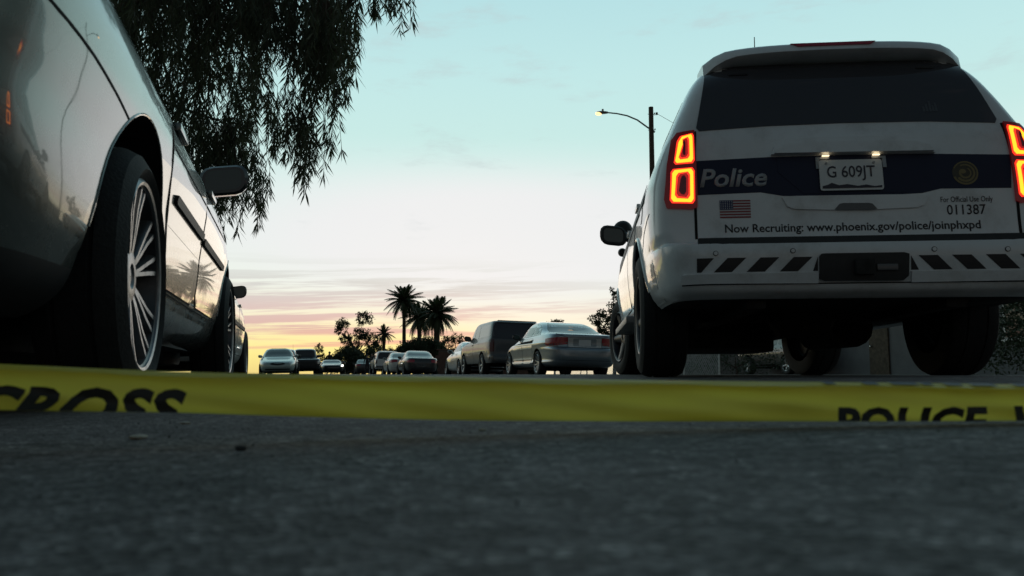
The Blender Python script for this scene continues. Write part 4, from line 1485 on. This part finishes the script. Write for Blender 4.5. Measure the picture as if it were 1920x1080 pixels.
# loose grit on the near asphalt
r_ = random.Random(77)
vs, fs, mi = [], [], []
for i in range(1500):
    x, y = r_.uniform(-.75, .85), r_.uniform(.35, 1.9)
    z = g(lat(x, y))
    q = r_.choice((.0005, .0006, .0008, .0010, .0013)) * (1 if r_.random() < .985 else 1.9)
    i0 = len(vs)
    dirs = ((1, 0, 0), (0, 1, 0), (-1, 0, 0), (0, -1, 0), (0, 0, .8), (0, 0, -.6))
    a0 = r_.uniform(0, 6)
    for d in dirs:
        k = q * r_.uniform(.6, 1.4)
        vs.append((x + k * (d[0] * math.cos(a0) - d[1] * math.sin(a0)), y + k * (d[0] * math.sin(a0) + d[1] * math.cos(a0)), z + q * .3 + k * d[2]))
    for a, b_ in ((0, 1), (1, 2), (2, 3), (3, 0)):
        fs += [(i0 + a, i0 + b_, i0 + 4), (i0 + b_, i0 + a, i0 + 5)]
        mi += [i % 3 == 0] * 2
tag(raw('grit', vs, fs, [mat('dark grit', (.06, .057, .055), .9), mat('pale grit', (.26, .24, .22), .9)], mi=[int(k) for k in mi]), kind='stuff')


# ------------------------------------------------------------------ vegetation
def leaf_mesh(name, leaves, m, parent, kind=None):
    """leaves: list of (pos, dir, normal, length, width): slim folded blades"""
    vs, fs = [], []
    for p, d, n, L, w in leaves:
        s = d.cross(n)
        if s.length < 1e-4:
            s = d.cross(Vector((1, .3, .2)))
        s = s.normalized() * w / 2
        nn = s.cross(d).normalized() * w * .2
        i = len(vs)
        vs += [p, p + d * L * .45 + s + nn, p + d * L, p + d * L * .45 - s + nn]
        fs += [(i, i + 1, i + 2), (i, i + 2, i + 3)]
    return raw(name, vs, fs, m, parent)


def rv(r):
    while True:
        v = Vector((r.uniform(-1, 1), r.uniform(-1, 1), r.uniform(-1, 1)))
        if .05 < v.length < 1:
            return v


def weeping_tree():
    r = random.Random(11)
    root = empty('weeping_tree', 'tall weeping tree with long narrow leaves hanging over the silver sedan', 'tree', loc=(-7.2, 11.5, g(LEFT_KERB) + .09))
    base = root.location.copy()
    bm = bmesh.new()
    tr = [Vector((-7.2, 11.5, -.1)), Vector((-7.1, 11.4, 1.0)), Vector((-6.8, 11.1, 2.2)), Vector((-6.3, 10.7, 3.4)), Vector((-5.9, 10.4, 4.6)), Vector((-5.5, 10.2, 6.0))]
    tube(bm, [p - base for p in tr], [.26, .22, .19, .17, .13, .08], 12)
    obj('trunk', bm, m_bark, root)
    # branch tips from which the foliage hangs: (pixel x, y of the tip, distance, drop in metres, spread)
    tips = []

    def zone(n, x0, x1, y0, y1, d0, d1, drop0, drop1):
        for _ in range(n):
            tips.append((at(r.uniform(x0, x1), r.uniform(y0, y1), r.uniform(d0, d1)), r.uniform(drop0, drop1)))
    zone(120, 150, 640, -420, 30, 8.0, 11.5, .5, 1.1)
    zone(52, 190, 470, -30, 130, 8.5, 11.5, .4, .8)
    zone(34, 250, 370, 100, 300, 9.0, 11.5, .4, .8)
    zone(26, 470, 640, -60, 70, 8.0, 10.0, .35, .7)
    zone(18, 575, 655, 30, 130, 8.2, 9.4, .25, .48)
    zone(8, 545, 590, 170, 235, 8.6, 9.0, .45, .70)
    zone(12, 440, 530, 150, 215, 9, 10, .2, .35)
    zone(24, 385, 480, 200, 300, 9.5, 11, .3, .55)
    zone(6, 440, 470, 300, 330, 9.6, 10.2, .4, .6)
    zone(8, 375, 420, 310, 350, 9.6, 10.5, .3, .5)
    zone(7, 695, 752, -70, -20, 8.4, 8.9, .22, .42)
    zone(8, 640, 720, -120, -50, 8.0, 9.0, .2, .4)
    leaves, bmb = [], bmesh.new()
    hubs = [tr[3], tr[4], tr[5]]
    subs = []
    for k in range(26):
        tp = tips[int(r.random() * len(tips))][0]
        h = hubs[r.randrange(3)]
        mid = h.lerp(tp, .5) + Vector((0, 0, .5))
        end = tp + Vector((0, 0, .15))
        tube(bmb, [h - base, h.lerp(mid, .5) - base + Vector((0, 0, .1)), mid - base, mid.lerp(end, .6) - base, end - base], [.055, .042, .030, .018, .008], 6)
        subs += [mid.lerp(end, f) for f in (.2, .4, .6, .8, 1)]
    for tp, drop in tips:
        s = min(subs, key=lambda q: (q - tp).length)
        if (s - tp).length < 1.6:
            tube(bmb, [s - base, s.lerp(tp, .5) + Vector((0, 0, .08)) - base, tp - base], [.010, .007, .004], 4, False)
        for _ in range(7):
            st = tp + rv(r) * .34
            sway = Vector((r.uniform(-.16, .16), r.uniform(-.16, .16), 0))
            L = drop * r.uniform(.55, 1.1)
            pts = [st + sway * (i / 5) ** 1.4 * L + Vector((0, 0, -L * i / 5)) for i in range(6)]
            tube(bmb, [p - base for p in pts], .0028, 3, False)
            nlv = int(L * 44)
            for i in range(nlv):
                f = r.random() ** .8
                q = f * 5
                j = min(int(q), 4)
                p = pts[j].lerp(pts[j + 1], q - j)
                d = Vector((r.uniform(-.8, .8), r.uniform(-.8, .8), -1)).normalized()
                leaves.append((p - base, d, rv(r).normalized(), r.uniform(.11, .21), r.uniform(.013, .022)))
    obj('branches', bmb, m_bark, root)
    leaf_mesh('crown', leaves, m_leafd, root)


weeping_tree()


def crown_tree(name, label, cat, base, lumps, m, leaf=.22, per=260, trunk=None, seed=1, group=None, droop=0.0):
    """lumps: (dx, dy, z, rx, rz) ellipsoids of leaf clumps"""
    r = random.Random(seed)
    root = empty(name, label, cat, group, base)
    if trunk:
        bm = bmesh.new()
        top = max(l[2] for l in lumps)
        tube(bm, [(0, 0, -.1), (.05, 0, trunk[1] * .5), (0, .05, trunk[1])], [trunk[0], trunk[0] * .8, trunk[0] * .6], 8)
        for l in lumps:
            tube(bm, [(0, .05, trunk[1] * .8), (l[0] * .5, l[1] * .5, (trunk[1] + l[2]) / 2 + .1), (l[0], l[1], l[2])], [trunk[0] * .5, trunk[0] * .3, trunk[0] * .1], 6)
        obj('trunk', bm, m_bark, root)
    lv = []
    for l in lumps:
        n = int(per * l[3] * l[4] / .6)
        subs = []
        for _ in range(max(4, int(n / 22))):
            v = rv(r)
            v = v.normalized() * (.35 + .65 * r.random() ** .5)
            subs.append(Vector((l[0] + v.x * l[3], l[1] + v.y * l[3], l[2] + v.z * l[4])))
        for _ in range(n):
            c = subs[r.randrange(len(subs))]
            p = c + rv(r) * .30 * min(l[3], 1.4)
            d = (rv(r).normalized() + Vector((0, 0, -droop))).normalized()
            p.z = max(p.z, .02)
            lv.append((p, d, rv(r).normalized(), leaf * r.uniform(.6, 1.3), leaf * r.uniform(.28, .5)))
    leaf_mesh('crown', lv, m, root)
    return root


def palm(name, label, base, H, R, nf, tr, seed, up=.9, skirt=False, fan=False):
    r = random.Random(seed)
    root = empty(name, label, 'palm tree', None, base)
    bm = bmesh.new()
    bend = r.uniform(-.15, .15)
    pts = [(bend * (i / 8) ** 2, 0, -.1 + (H + .1) * i / 8) for i in range(9)]
    tube(bm, pts, [tr * (1.25 - .35 * i / 8 + (.35 if i >= 7 else 0)) for i in range(9)], 10)
    obj('trunk', bm, m_bark, root)
    protos = []
    for k in range(5):
        vs, fs = [], []
        droop = .25 + .13 * k
        spine = []
        for i in range(11):
            f = i / 10
            spine.append(Vector((R * f * (1 - .12 * f), 0, R * (.10 * f - droop * f * f))))
        for i in range(1, 11):
            for h in range(3):
                f = (i - 1 + (h + 1) / 3) / 10
                q = f * 10
                j = min(int(q), 9)
                p = spine[j].lerp(spine[j + 1], q - j)
                t_ = (spine[j + 1] - spine[j]).normalized()
                for sg in (-1, 1):
                    L = R * .28 * math.sin(math.pi * min(.15 + f * .8, 1)) + .06
                    d = (t_ * .75 + Vector((0, sg * .8, -.35 - r.random() * .2))).normalized()
                    s = t_ * .055 * (R / 2.2)
                    i0 = len(vs)
                    vs += [p - s, p + s, p + d * L]
                    fs.append((i0, i0 + 1, i0 + 2))
        for i in range(10):
            w = .022 * (1 - i / 12)
            i0 = len(vs)
            a, b_ = spine[i], spine[i + 1]
            vs += [a + Vector((0, w, 0)), a - Vector((0, w, 0)), b_ - Vector((0, w, 0)), b_ + Vector((0, w, 0))]
            fs.append((i0, i0 + 1, i0 + 2, i0 + 3))
            vs += [a + Vector((0, 0, w)), a - Vector((0, 0, w)), b_ - Vector((0, 0, w)), b_ + Vector((0, 0, w))]
            fs.append((i0 + 4, i0 + 5, i0 + 6, i0 + 7))
        me = bpy.data.meshes.new('frond')
        me.from_pydata([tuple(v) for v in vs], [], fs)
        me.materials.append(m_palm)
        protos.append(me)
    for i in range(nf):
        f = i / nf
        o = link('frond', protos[min(int(f * 5), 4)], root)
        o.location = (bend, 0, H + .1)
        el = rad(82 - 118 * f ** .85 + r.uniform(-8, 8))
        o.rotation_euler = (r.uniform(-.3, .3), -el, i * 2.399 + r.uniform(-.2, .2))
        k = r.uniform(.85, 1.08) * (.85 + .15 * math.sin(math.pi * f))
        o.scale = (k, k, k)
    if skirt:
        lv = []
        for _ in range(160):
            a = r.uniform(0, 6.28)
            lv.append((Vector((bend + tr * 1.2 * math.cos(a), tr * 1.2 * math.sin(a), H - r.uniform(0, .9))), Vector((.35 * math.cos(a), .35 * math.sin(a), -1)).normalized(), rv(r).normalized(), r.uniform(.4, .8), .09))
        leaf_mesh('dry_skirt', lv, m_dead, root)
    return root


zy = g(RIGHT_KERB) + .09


def gp(px, Y):
    p = at(px, 700, Y)
    return (p.x, p.y, zy)


palm('tall_palm', 'tallest slim palm standing over the dark hedge', gp(757, 92), 8.3, 2.6, 54, .20, 3)
palm('leaning_palm', 'bushy palm half hidden between the two taller palms', gp(786, 96), 6.6, 2.7, 40, .25, 8)
palm('broad_palm', 'broad date palm with a thick trunk and arching fronds', gp(818, 90), 6.6, 2.8, 62, .34, 5, skirt=True)
palm('small_palm', 'short palm between the tall palm and the feathery tree', gp(719, 86), 4.2, 1.4, 24, .16, 9)

crown_tree('feathery_tree', 'loose feathery tree with two rounded tops against the pink sky', 'tree', gp(667, 84),
           [(-1.5, 0, 5.3, .75, .6), (.7, .2, 5.9, .85, .7), (-1.2, .3, 3.9, .6, .7), (.6, 0, 4.3, .9, .7), (1.5, .4, 3.6, .9, .8), (-.3, 0, 3.0, .9, .6), (1.9, 0, 2.6, .8, .7), (-1.9, .2, 4.7, .4, .5)],
           m_leaf, 0.23, 800, (.16, 2.6), 21, droop=.8)
crown_tree('round_bush', 'low rounded dark bush beneath the feathery tree', 'bush', gp(649, 76), [(0, 0, 1.3, 1.5, 1.0), (-1.3, 0, .9, .9, .8), (1.2, .3, 1.1, 1.1, .9), (.3, 0, 2.0, .8, .6)], m_leafb, 0.23, 1664, (.1, .8), 31)
crown_tree('dark_hedge', 'long dark hedge below the three palms', 'hedge', gp(788, 74),
           [(-1.9, 0, 1.4, .9, 1.1), (-1.0, 0, 2.2, 1.0, 1.0), (0, 0, 2.4, 1.1, 1.0), (.9, .2, 2.3, 1.0, 1.0), (1.7, 0, 2.0, .8, .9), (-.5, 0, 1.0, 1.2, .9), (1.0, 0, 1.0, 1.2, .9), (2.0, 0, 1.0, .7, .9)], m_leafb, 0.23, 1792, (.1, .8), 41)
crown_tree('thin_shrub', 'thin shrubs between the short palm and the feathery tree', 'bush', gp(715, 79), [(-1.5, 0, 1.5, .8, 1.0), (-.5, 0, 1.6, .9, 1.1), (.5, 0, 1.5, .9, 1.0), (1.3, 0, 1.7, .8, 1.1)], m_leaf, 0.21, 1056, (.08, .9), 51)
crown_tree('small_tree', 'small open tree rising over the brown wall', 'tree', gp(851, 66), [(-.6, 0, 2.6, .6, .5), (.2, 0, 2.9, .6, .45), (.8, 0, 2.4, .6, .6), (0, 0, 1.9, .8, .5)], m_leaf, 0.18, 960, (.08, 1.5), 61)
crown_tree('corner_tree', 'sparse tree beside the police SUV, behind the blue silver sedan', 'tree', gp(1152, 58),
           [(-1.3, 0, 4.0, .5, .45), (-.5, 0, 4.4, .6, .6), (.2, .2, 5.3, .6, .6), (.6, 0, 3.9, .9, .7), (-.9, 0, 3.4, .5, .4), (-.2, 0, 3.1, .8, .5), (1.4, 0, 4.8, .8, .7), (.0, 0, 6.1, .25, .3), (-.3, 0, 2.4, .7, .5)], m_leaf, 0.25, 608, (.14, 2.6), 71)
crown_tree('thin_twig_tree', 'tiny wispy tree far behind the black SUV', 'tree', gp(598, 90), [(0, 0, 2.9, .5, .6), (-.4, 0, 2.4, .4, .5), (.3, 0, 2.0, .4, .5)], m_leaf, 0.17, 1056, (.06, 1.6), 81, droop=.7)
crown_tree('far_treetop', 'faint treetop above the roof of the old two tone SUV', 'tree', gp(1040, 90), [(-.5, 0, 5.6, .7, .35), (.5, 0, 5.7, .8, .35), (0, 0, 5.2, .6, .4)], m_leaf, 0.25, 640, (.12, 4.6), 91)
crown_tree('side_bush', 'dark bush at the right kerb beside the police SUV', 'bush', gp(1945, 11.5), [(0, 0, .75, .75, .7), (-.35, .3, .45, .5, .5), (.6, .4, .8, .8, .8), (.2, 0, 1.1, .5, .35)], m_leafb, .075, 2600, (.05, .4), 101)
crown_tree('yard_shrub', 'low shrub behind the chain link fence', 'bush', gp(1380, 27), [(-1.0, 0, .5, .8, .5), (0, 0, .6, .9, .6), (1.0, 0, .5, .8, .5)], m_leafb, .10, 900, (.05, .3), 111)


for i, (la_, lo_, hh) in enumerate(((13.5, -5.0, 5.0), (15.0, 1.5, 6.2), (14.0, 8.0, 5.2))):
    x, y = road_xy(la_, lo_)
    crown_tree('yard_tree', ('round leafy tree in the right hand yard, behind the tape', 'tallest leafy tree in the right hand yard', 'leafy tree in the right hand yard beside the dark bush')[i], 'tree', (x, y, zy),
               [(0, 0, hh * .7, 1.9, 1.3), (-1.2, .5, hh * .55, 1.2, 1.0), (1.1, -.6, hh * .6, 1.3, 1.0), (.2, .9, hh * .85, 1.2, .9)], m_leaf, .26, 300, (.2, hh * .4), 200 + i, 'trees in the right hand yard')

# ------------------------------------------------------------------ street light on its wooden pole
def street_light():
    b = at(1230, 700, 38)
    root = empty('street_light', 'lit street lamp on a curved arm from a wooden utility pole', 'street lamp', loc=(b.x, b.y, zy))
    top = at(1230, 201, 38).z - zy
    bm = bmesh.new()
    tube(bm, [(0, 0, -.2), (0, 0, top * .5), (0, 0, top)], [.155, .135, .115], 14)
    obj('pole', bm, m_pole, root)
    q = [at(px, py, 38) - Vector((b.x, b.y, zy)) for px, py in ((1228, 248), (1213, 238), (1195, 225), (1176, 217), (1157, 213), (1138, 211))]
    bm = bmesh.new()
    tube(bm, q, [.045, .042, .04, .038, .036, .034], 8)
    obj('arm', bm, m_galv, root)
    bm = bmesh.new()
    c = at(1129, 211, 38) - Vector((b.x, b.y, zy))
    rings = []
    for f, w, h in ((-1, .03, .03), (-.8, .09, .05), (-.2, .13, .075), (.5, .11, .065), (1, .05, .05)):
        rings.append([bm.verts.new(c + Vector((f * .28, w * math.cos(a), h * math.sin(a)))) for a in np.linspace(0, 2 * math.pi, 13)[:-1]])
    for i in range(4):
        for k in range(12):
            bm.faces.new((rings[i][k], rings[i][(k + 1) % 12], rings[i + 1][(k + 1) % 12], rings[i + 1][k]))
    bm.faces.new(rings[0])
    bm.faces.new(rings[-1])
    hd = obj('lamp_head', bm, m_galv, root)
    bm = bmesh.new()
    bmesh.ops.create_uvsphere(bm, u_segments=14, v_segments=8, radius=.12)
    for v in bm.verts:
        v.co = Vector((v.co.x * 1.3, v.co.y * .9, v.co.z * .75)) + c + Vector((-.18, 0, -.055))
    obj('bulb_lens', bm, m_streetlamp, hd)
    bm = bmesh.new()
    tube(bm, [c + Vector((.03, 0, .06)), c + Vector((.03, 0, .17))], .05, 10)
    obj('photocell', bm, m_galv, hd)
    for zz_ in (.35, 1.15):
        bm = bmesh.new()
        tube(bm, [(-.16, 0, top - zz_), (.18, 0, top - zz_)], .016, 6)
        tube(bm, [(.18, 0, top - zz_), (.18, 0, top - zz_ + .07)], .03, 8)
        obj('bolt', bm, m_galv, root)
    bm = bmesh.new()
    tube(bm, [(.28, 0, top - .38), (.28, 0, top - .27)], .05, 10)
    tube(bm, [(.10, 0, top - .40), (.28, 0, top - .38)], .012, 6)
    obj('insulator', bm, m_plastic, root)
    bm = bmesh.new()
    tube(bm, [(.28, 0, top - .32), (4, 4.0, top - .75), (9, 9.5, top - .8), (16, 16, top - .3)], .010, 5)
    obj('wire', bm, m_plastic, root)


street_light()


# ------------------------------------------------------------------ walls, house, fence
def brown_wall():
    root = empty('brown_wall', 'reddish brown block wall between the dark coupe and the small silver car', 'wall', loc=(at(822, 700, 50).x, 50, zy))
    mb = mat('brown block', (.13, .075, .06), .9, noise=.2, nscale=3, bump=.4, bscale=60)
    me = bpy.data.meshes.new('block')
    bm = bmesh.new()
    box(bm, (0, 0, 0), (.39, .2, .19), .008)
    bm.to_mesh(me)
    bm.free()
    me.materials.append(mb)
    bm = bmesh.new()
    box(bm, (3.0, 0, .75), (6.0, .16, 1.5))
    obj('core', bm, mat('mortar', (.12, .10, .09), .95), root, 0)
    for j in range(7):
        for i in range(15):
            o = link('block', me, root)
            o.location = (.2 + i * .4 - (.2 if j % 2 else 0), 0, .1 + j * .2)
    bm = bmesh.new()
    box(bm, (2.95, 0, 1.55), (6.15, .26, .08), .015)
    obj('coping', bm, mb, root)


brown_wall()


def garden_wall():
    a, b_ = gp(1225, 41), gp(1500, 37)
    d = Vector(b_) - Vector(a)
    root = empty('garden_wall', 'low grey block wall across the yard behind the chain link fence', 'wall', loc=a, rz=math.atan2(d.y, d.x))
    me = bpy.data.meshes.new('block')
    bm = bmesh.new()
    box(bm, (0, 0, 0), (.39, .2, .19), .008)
    bm.to_mesh(me)
    bm.free()
    me.materials.append(mat('grey block', (.17, .165, .16), .9, noise=.2, nscale=3, bump=.4, bscale=60))
    n = int(d.length / .4)
    bm = bmesh.new()
    box(bm, (n * .2, 0, .6), (n * .4, .16, 1.2))
    obj('core', bm, mat('mortar', (.12, .10, .09), .95), root, 0)
    for j in range(6):
        for i in range(n):
            o = link('block', me, root)
            o.location = (.2 + i * .4 + (.2 if j % 2 else 0), 0, .1 + j * .2)
    bm = bmesh.new()
    box(bm, (n * .2, 0, 1.25), (n * .4 + .2, .26, .08), .015)
    obj('coping', bm, m_conc, root)


garden_wall()


def house():
    x, y = road_xy(19.5, 23.0)
    root = empty('grey_house', 'low grey stucco house behind the police SUV, glimpsed beneath it', 'house', loc=(x, y, zy), rz=RA)
    # local x away from the street, y along it
    bm = bmesh.new()
    box(bm, (4, 0, 1.45), (8, 15, 2.9))
    obj('wall', bm, m_wall, root, 0)
    raw('roof', [(-.5, -8, 2.88), (8.5, -8, 2.88), (8.5, 8, 2.88), (-.5, 8, 2.88), (4, -8, 4.3), (4, 8, 4.3)], [(0, 4, 5, 3), (1, 2, 5, 4), (0, 1, 4), (3, 5, 2), (0, 3, 2, 1)], m_roof, root)
    for yy_ in (-5.2, -2.6, 3.6):
        bm = bmesh.new()
        box(bm, (-.02, yy_, 1.55), (.08, 1.3, 1.1), .01)
        w = obj('window', bm, m_whitepipe, root)
        bm = bmesh.new()
        box(bm, (-.055, yy_, 1.55), (.02, 1.14, .94))
        obj('pane', bm, m_glass, w, 0)
        bm = bmesh.new()
        box(bm, (-.06, yy_, .97), (.14, 1.4, .06), .01)
        obj('sill', bm, m_whitepipe, w)
    bm = bmesh.new()
    box(bm, (-.02, .6, 1.05), (.07, .95, 2.1), .01)
    d = obj('door', bm, m_pole, root)
    bm = bmesh.new()
    bmesh.ops.create_uvsphere(bm, u_segments=10, v_segments=6, radius=.04)
    for v in bm.verts:
        v.co += Vector((-.09, .95, 1.0))
    obj('handle', bm, m_chrome, d)


house()


def chain_fence():
    x0, y0 = road_xy(10.7, 19.0)
    root = empty('chain_link_fence', 'low chain link fence with white pipe posts behind the police SUV', 'fence', loc=(x0, y0, zy), rz=RA)
    L, H = 14.0, 1.05
    for i in range(8):
        bm = bmesh.new()
        tube(bm, [(0, i * 2.0, -.1), (0, i * 2.0, H + .04)], .025, 8)
        obj('post', bm, m_whitepipe, root)
        if i in (2, 3, 5):
            bm = bmesh.new()
            tube(bm, [(0, i * 2.0 + .03, H * .9), (0, i * 2.0 + .75, .02)], .018, 6)
            obj('brace', bm, m_whitepipe, root)
    bm = bmesh.new()
    tube(bm, [(0, 0, H), (0, L, H)], .02, 8)
    obj('top_rail', bm, m_whitepipe, root)
    bm = bmesh.new()
    k = -H
    while k < L:
        for a, b_ in (((k, 0), (k + H, H)), ((k, H), (k + H, 0))):
            ya, za, yb, zb_ = a[0], a[1], b_[0], b_[1]
            if ya < 0:
                t_ = -ya / (yb - ya)
                ya, za = 0, za + (zb_ - za) * t_
            if yb > L:
                t_ = (L - ya) / (yb - ya)
                yb, zb_ = L, za + (zb_ - za) * t_
            if yb - ya > .01:
                tube(bm, [(.002, ya, za), (.002, yb, zb_)], .0035, 3, False)
        k += .11
    obj('wire_mesh', bm, m_galv, root, 0)


chain_fence()


# ------------------------------------------------------------------ people far down the street
def person(label, x, y, rz, coat, arms, seed, H=1.78, hat=False):
    root = empty('person', label, 'person', None, (x, y, g(max(min(lat(x, y), RIGHT_KERB), LEFT_KERB))), rz)
    k = H / 1.78
    joints = {'pel': (0, 0, .95, .15, .11), 'waist': (0, 0, 1.10, .14, .10), 'chest': (0, .01, 1.32, .17, .115), 'neckb': (0, 0, 1.48, .085, .075), 'neck': (0, .01, 1.54, .055, .055),
              'head0': (0, .02, 1.60, .075, .085), 'head1': (0, .02, 1.69, .082, .095), 'head2': (0, .01, 1.755, .055, .06)}
    E_ = [('pel', 'waist'), ('waist', 'chest'), ('chest', 'neckb'), ('neckb', 'neck'), ('neck', 'head0'), ('head0', 'head1'), ('head1', 'head2')]
    for s, sg in (('l', -1), ('r', 1)):
        e, w = arms[0 if sg < 0 else 1]
        joints.update({s + 'hip': (sg * .10, 0, .88, .095, .10), s + 'knee': (sg * .12, .02, .48, .062, .066), s + 'ank': (sg * .13, -.02, .09, .042, .045), s + 'heel': (sg * .135, 0, .045, .042, .04), s + 'toe': (sg * .15, .16, .035, .04, .03),
                       s + 'sh': (sg * .19, 0, 1.43, .065, .065), s + 'el': (sg * e[0], e[1], e[2], .047, .047), s + 'wr': (sg * w[0], w[1], w[2], .032, .032),
                       s + 'hand': (sg * w[0], w[1] + .03, w[2] - .08, .036, .025)})
        E_ += [('pel', s + 'hip'), (s + 'hip', s + 'knee'), (s + 'knee', s + 'ank'), (s + 'ank', s + 'heel'), (s + 'heel', s + 'toe'), ('neckb', s + 'sh'), (s + 'sh', s + 'el'), (s + 'el', s + 'wr'), (s + 'wr', s + 'hand')]
    names = list(joints)
    me = bpy.data.meshes.new('body')
    me.from_pydata([tuple(c * k for c in joints[n][:3]) for n in names], [(names.index(a), names.index(b_)) for a, b_ in E_], [])
    o = link('body', me, root)
    md = o.modifiers.new('skin', 'SKIN')
    md.use_smooth_shade = True
    for i, n in enumerate(names):
        sv_ = me.skin_vertices[0].data[i]
        sv_.radius = (joints[n][3] * k, joints[n][4] * k)
        sv_.use_root = n == 'pel'
    o.modifiers.new('sub', 'SUBSURF').levels = 1
    dg = bpy.context.evaluated_depsgraph_get()
    m2 = bpy.data.meshes.new_from_object(o.evaluated_get(dg))
    o.modifiers.clear()
    o.data = m2
    m2.materials.clear()
    for m_ in (coat, m_trouser, m_skin, m_black):
        m2.materials.append(m_)
    for p in m2.polygons:
        c = p.center / k
        p.material_index = 2 if c.z > 1.53 else (3 if c.z < .08 else (1 if c.z < .98 and abs(c.x) < .24 else 0))
    bm = bmesh.new()
    bmesh.ops.create_uvsphere(bm, u_segments=14, v_segments=10, radius=1)
    for v in list(bm.verts):
        v.co = Vector((v.co.x * .098, v.co.y * .112 - .012, v.co.z * .095)) * k + Vector((0, .005, 1.705 * k))
    bmesh.ops.bisect_plane(bm, geom=bm.verts[:] + bm.edges[:] + bm.faces[:], plane_co=(0, 0, 1.68 * k), plane_no=(0, .6, -1), clear_outer=True)
    obj('hair', bm, m_hair, root)
    return root


hang = ((.27, -.02, 1.15), (.28, .06, .90))
hips = ((.36, -.10, 1.18), (.24, .06, 1.02))
p = at(617, 700, 68)
person('person in dark jacket standing behind the low black sedan', p.x, p.y, rad(180), m_jacket, (hang, hips), 1, 1.9)
p = at(697, 700, 66)
person('person in dark clothes standing beside the pale SUV with one hand on the hip', p.x, p.y, rad(160), m_jacket, (hips, hang), 2, 1.75)
p = at(688, 700, 69)
person('person with arms hanging, standing nearer the dark car than the pale SUV', p.x, p.y, rad(200), m_trouser, (hang, hang), 3, 1.72)
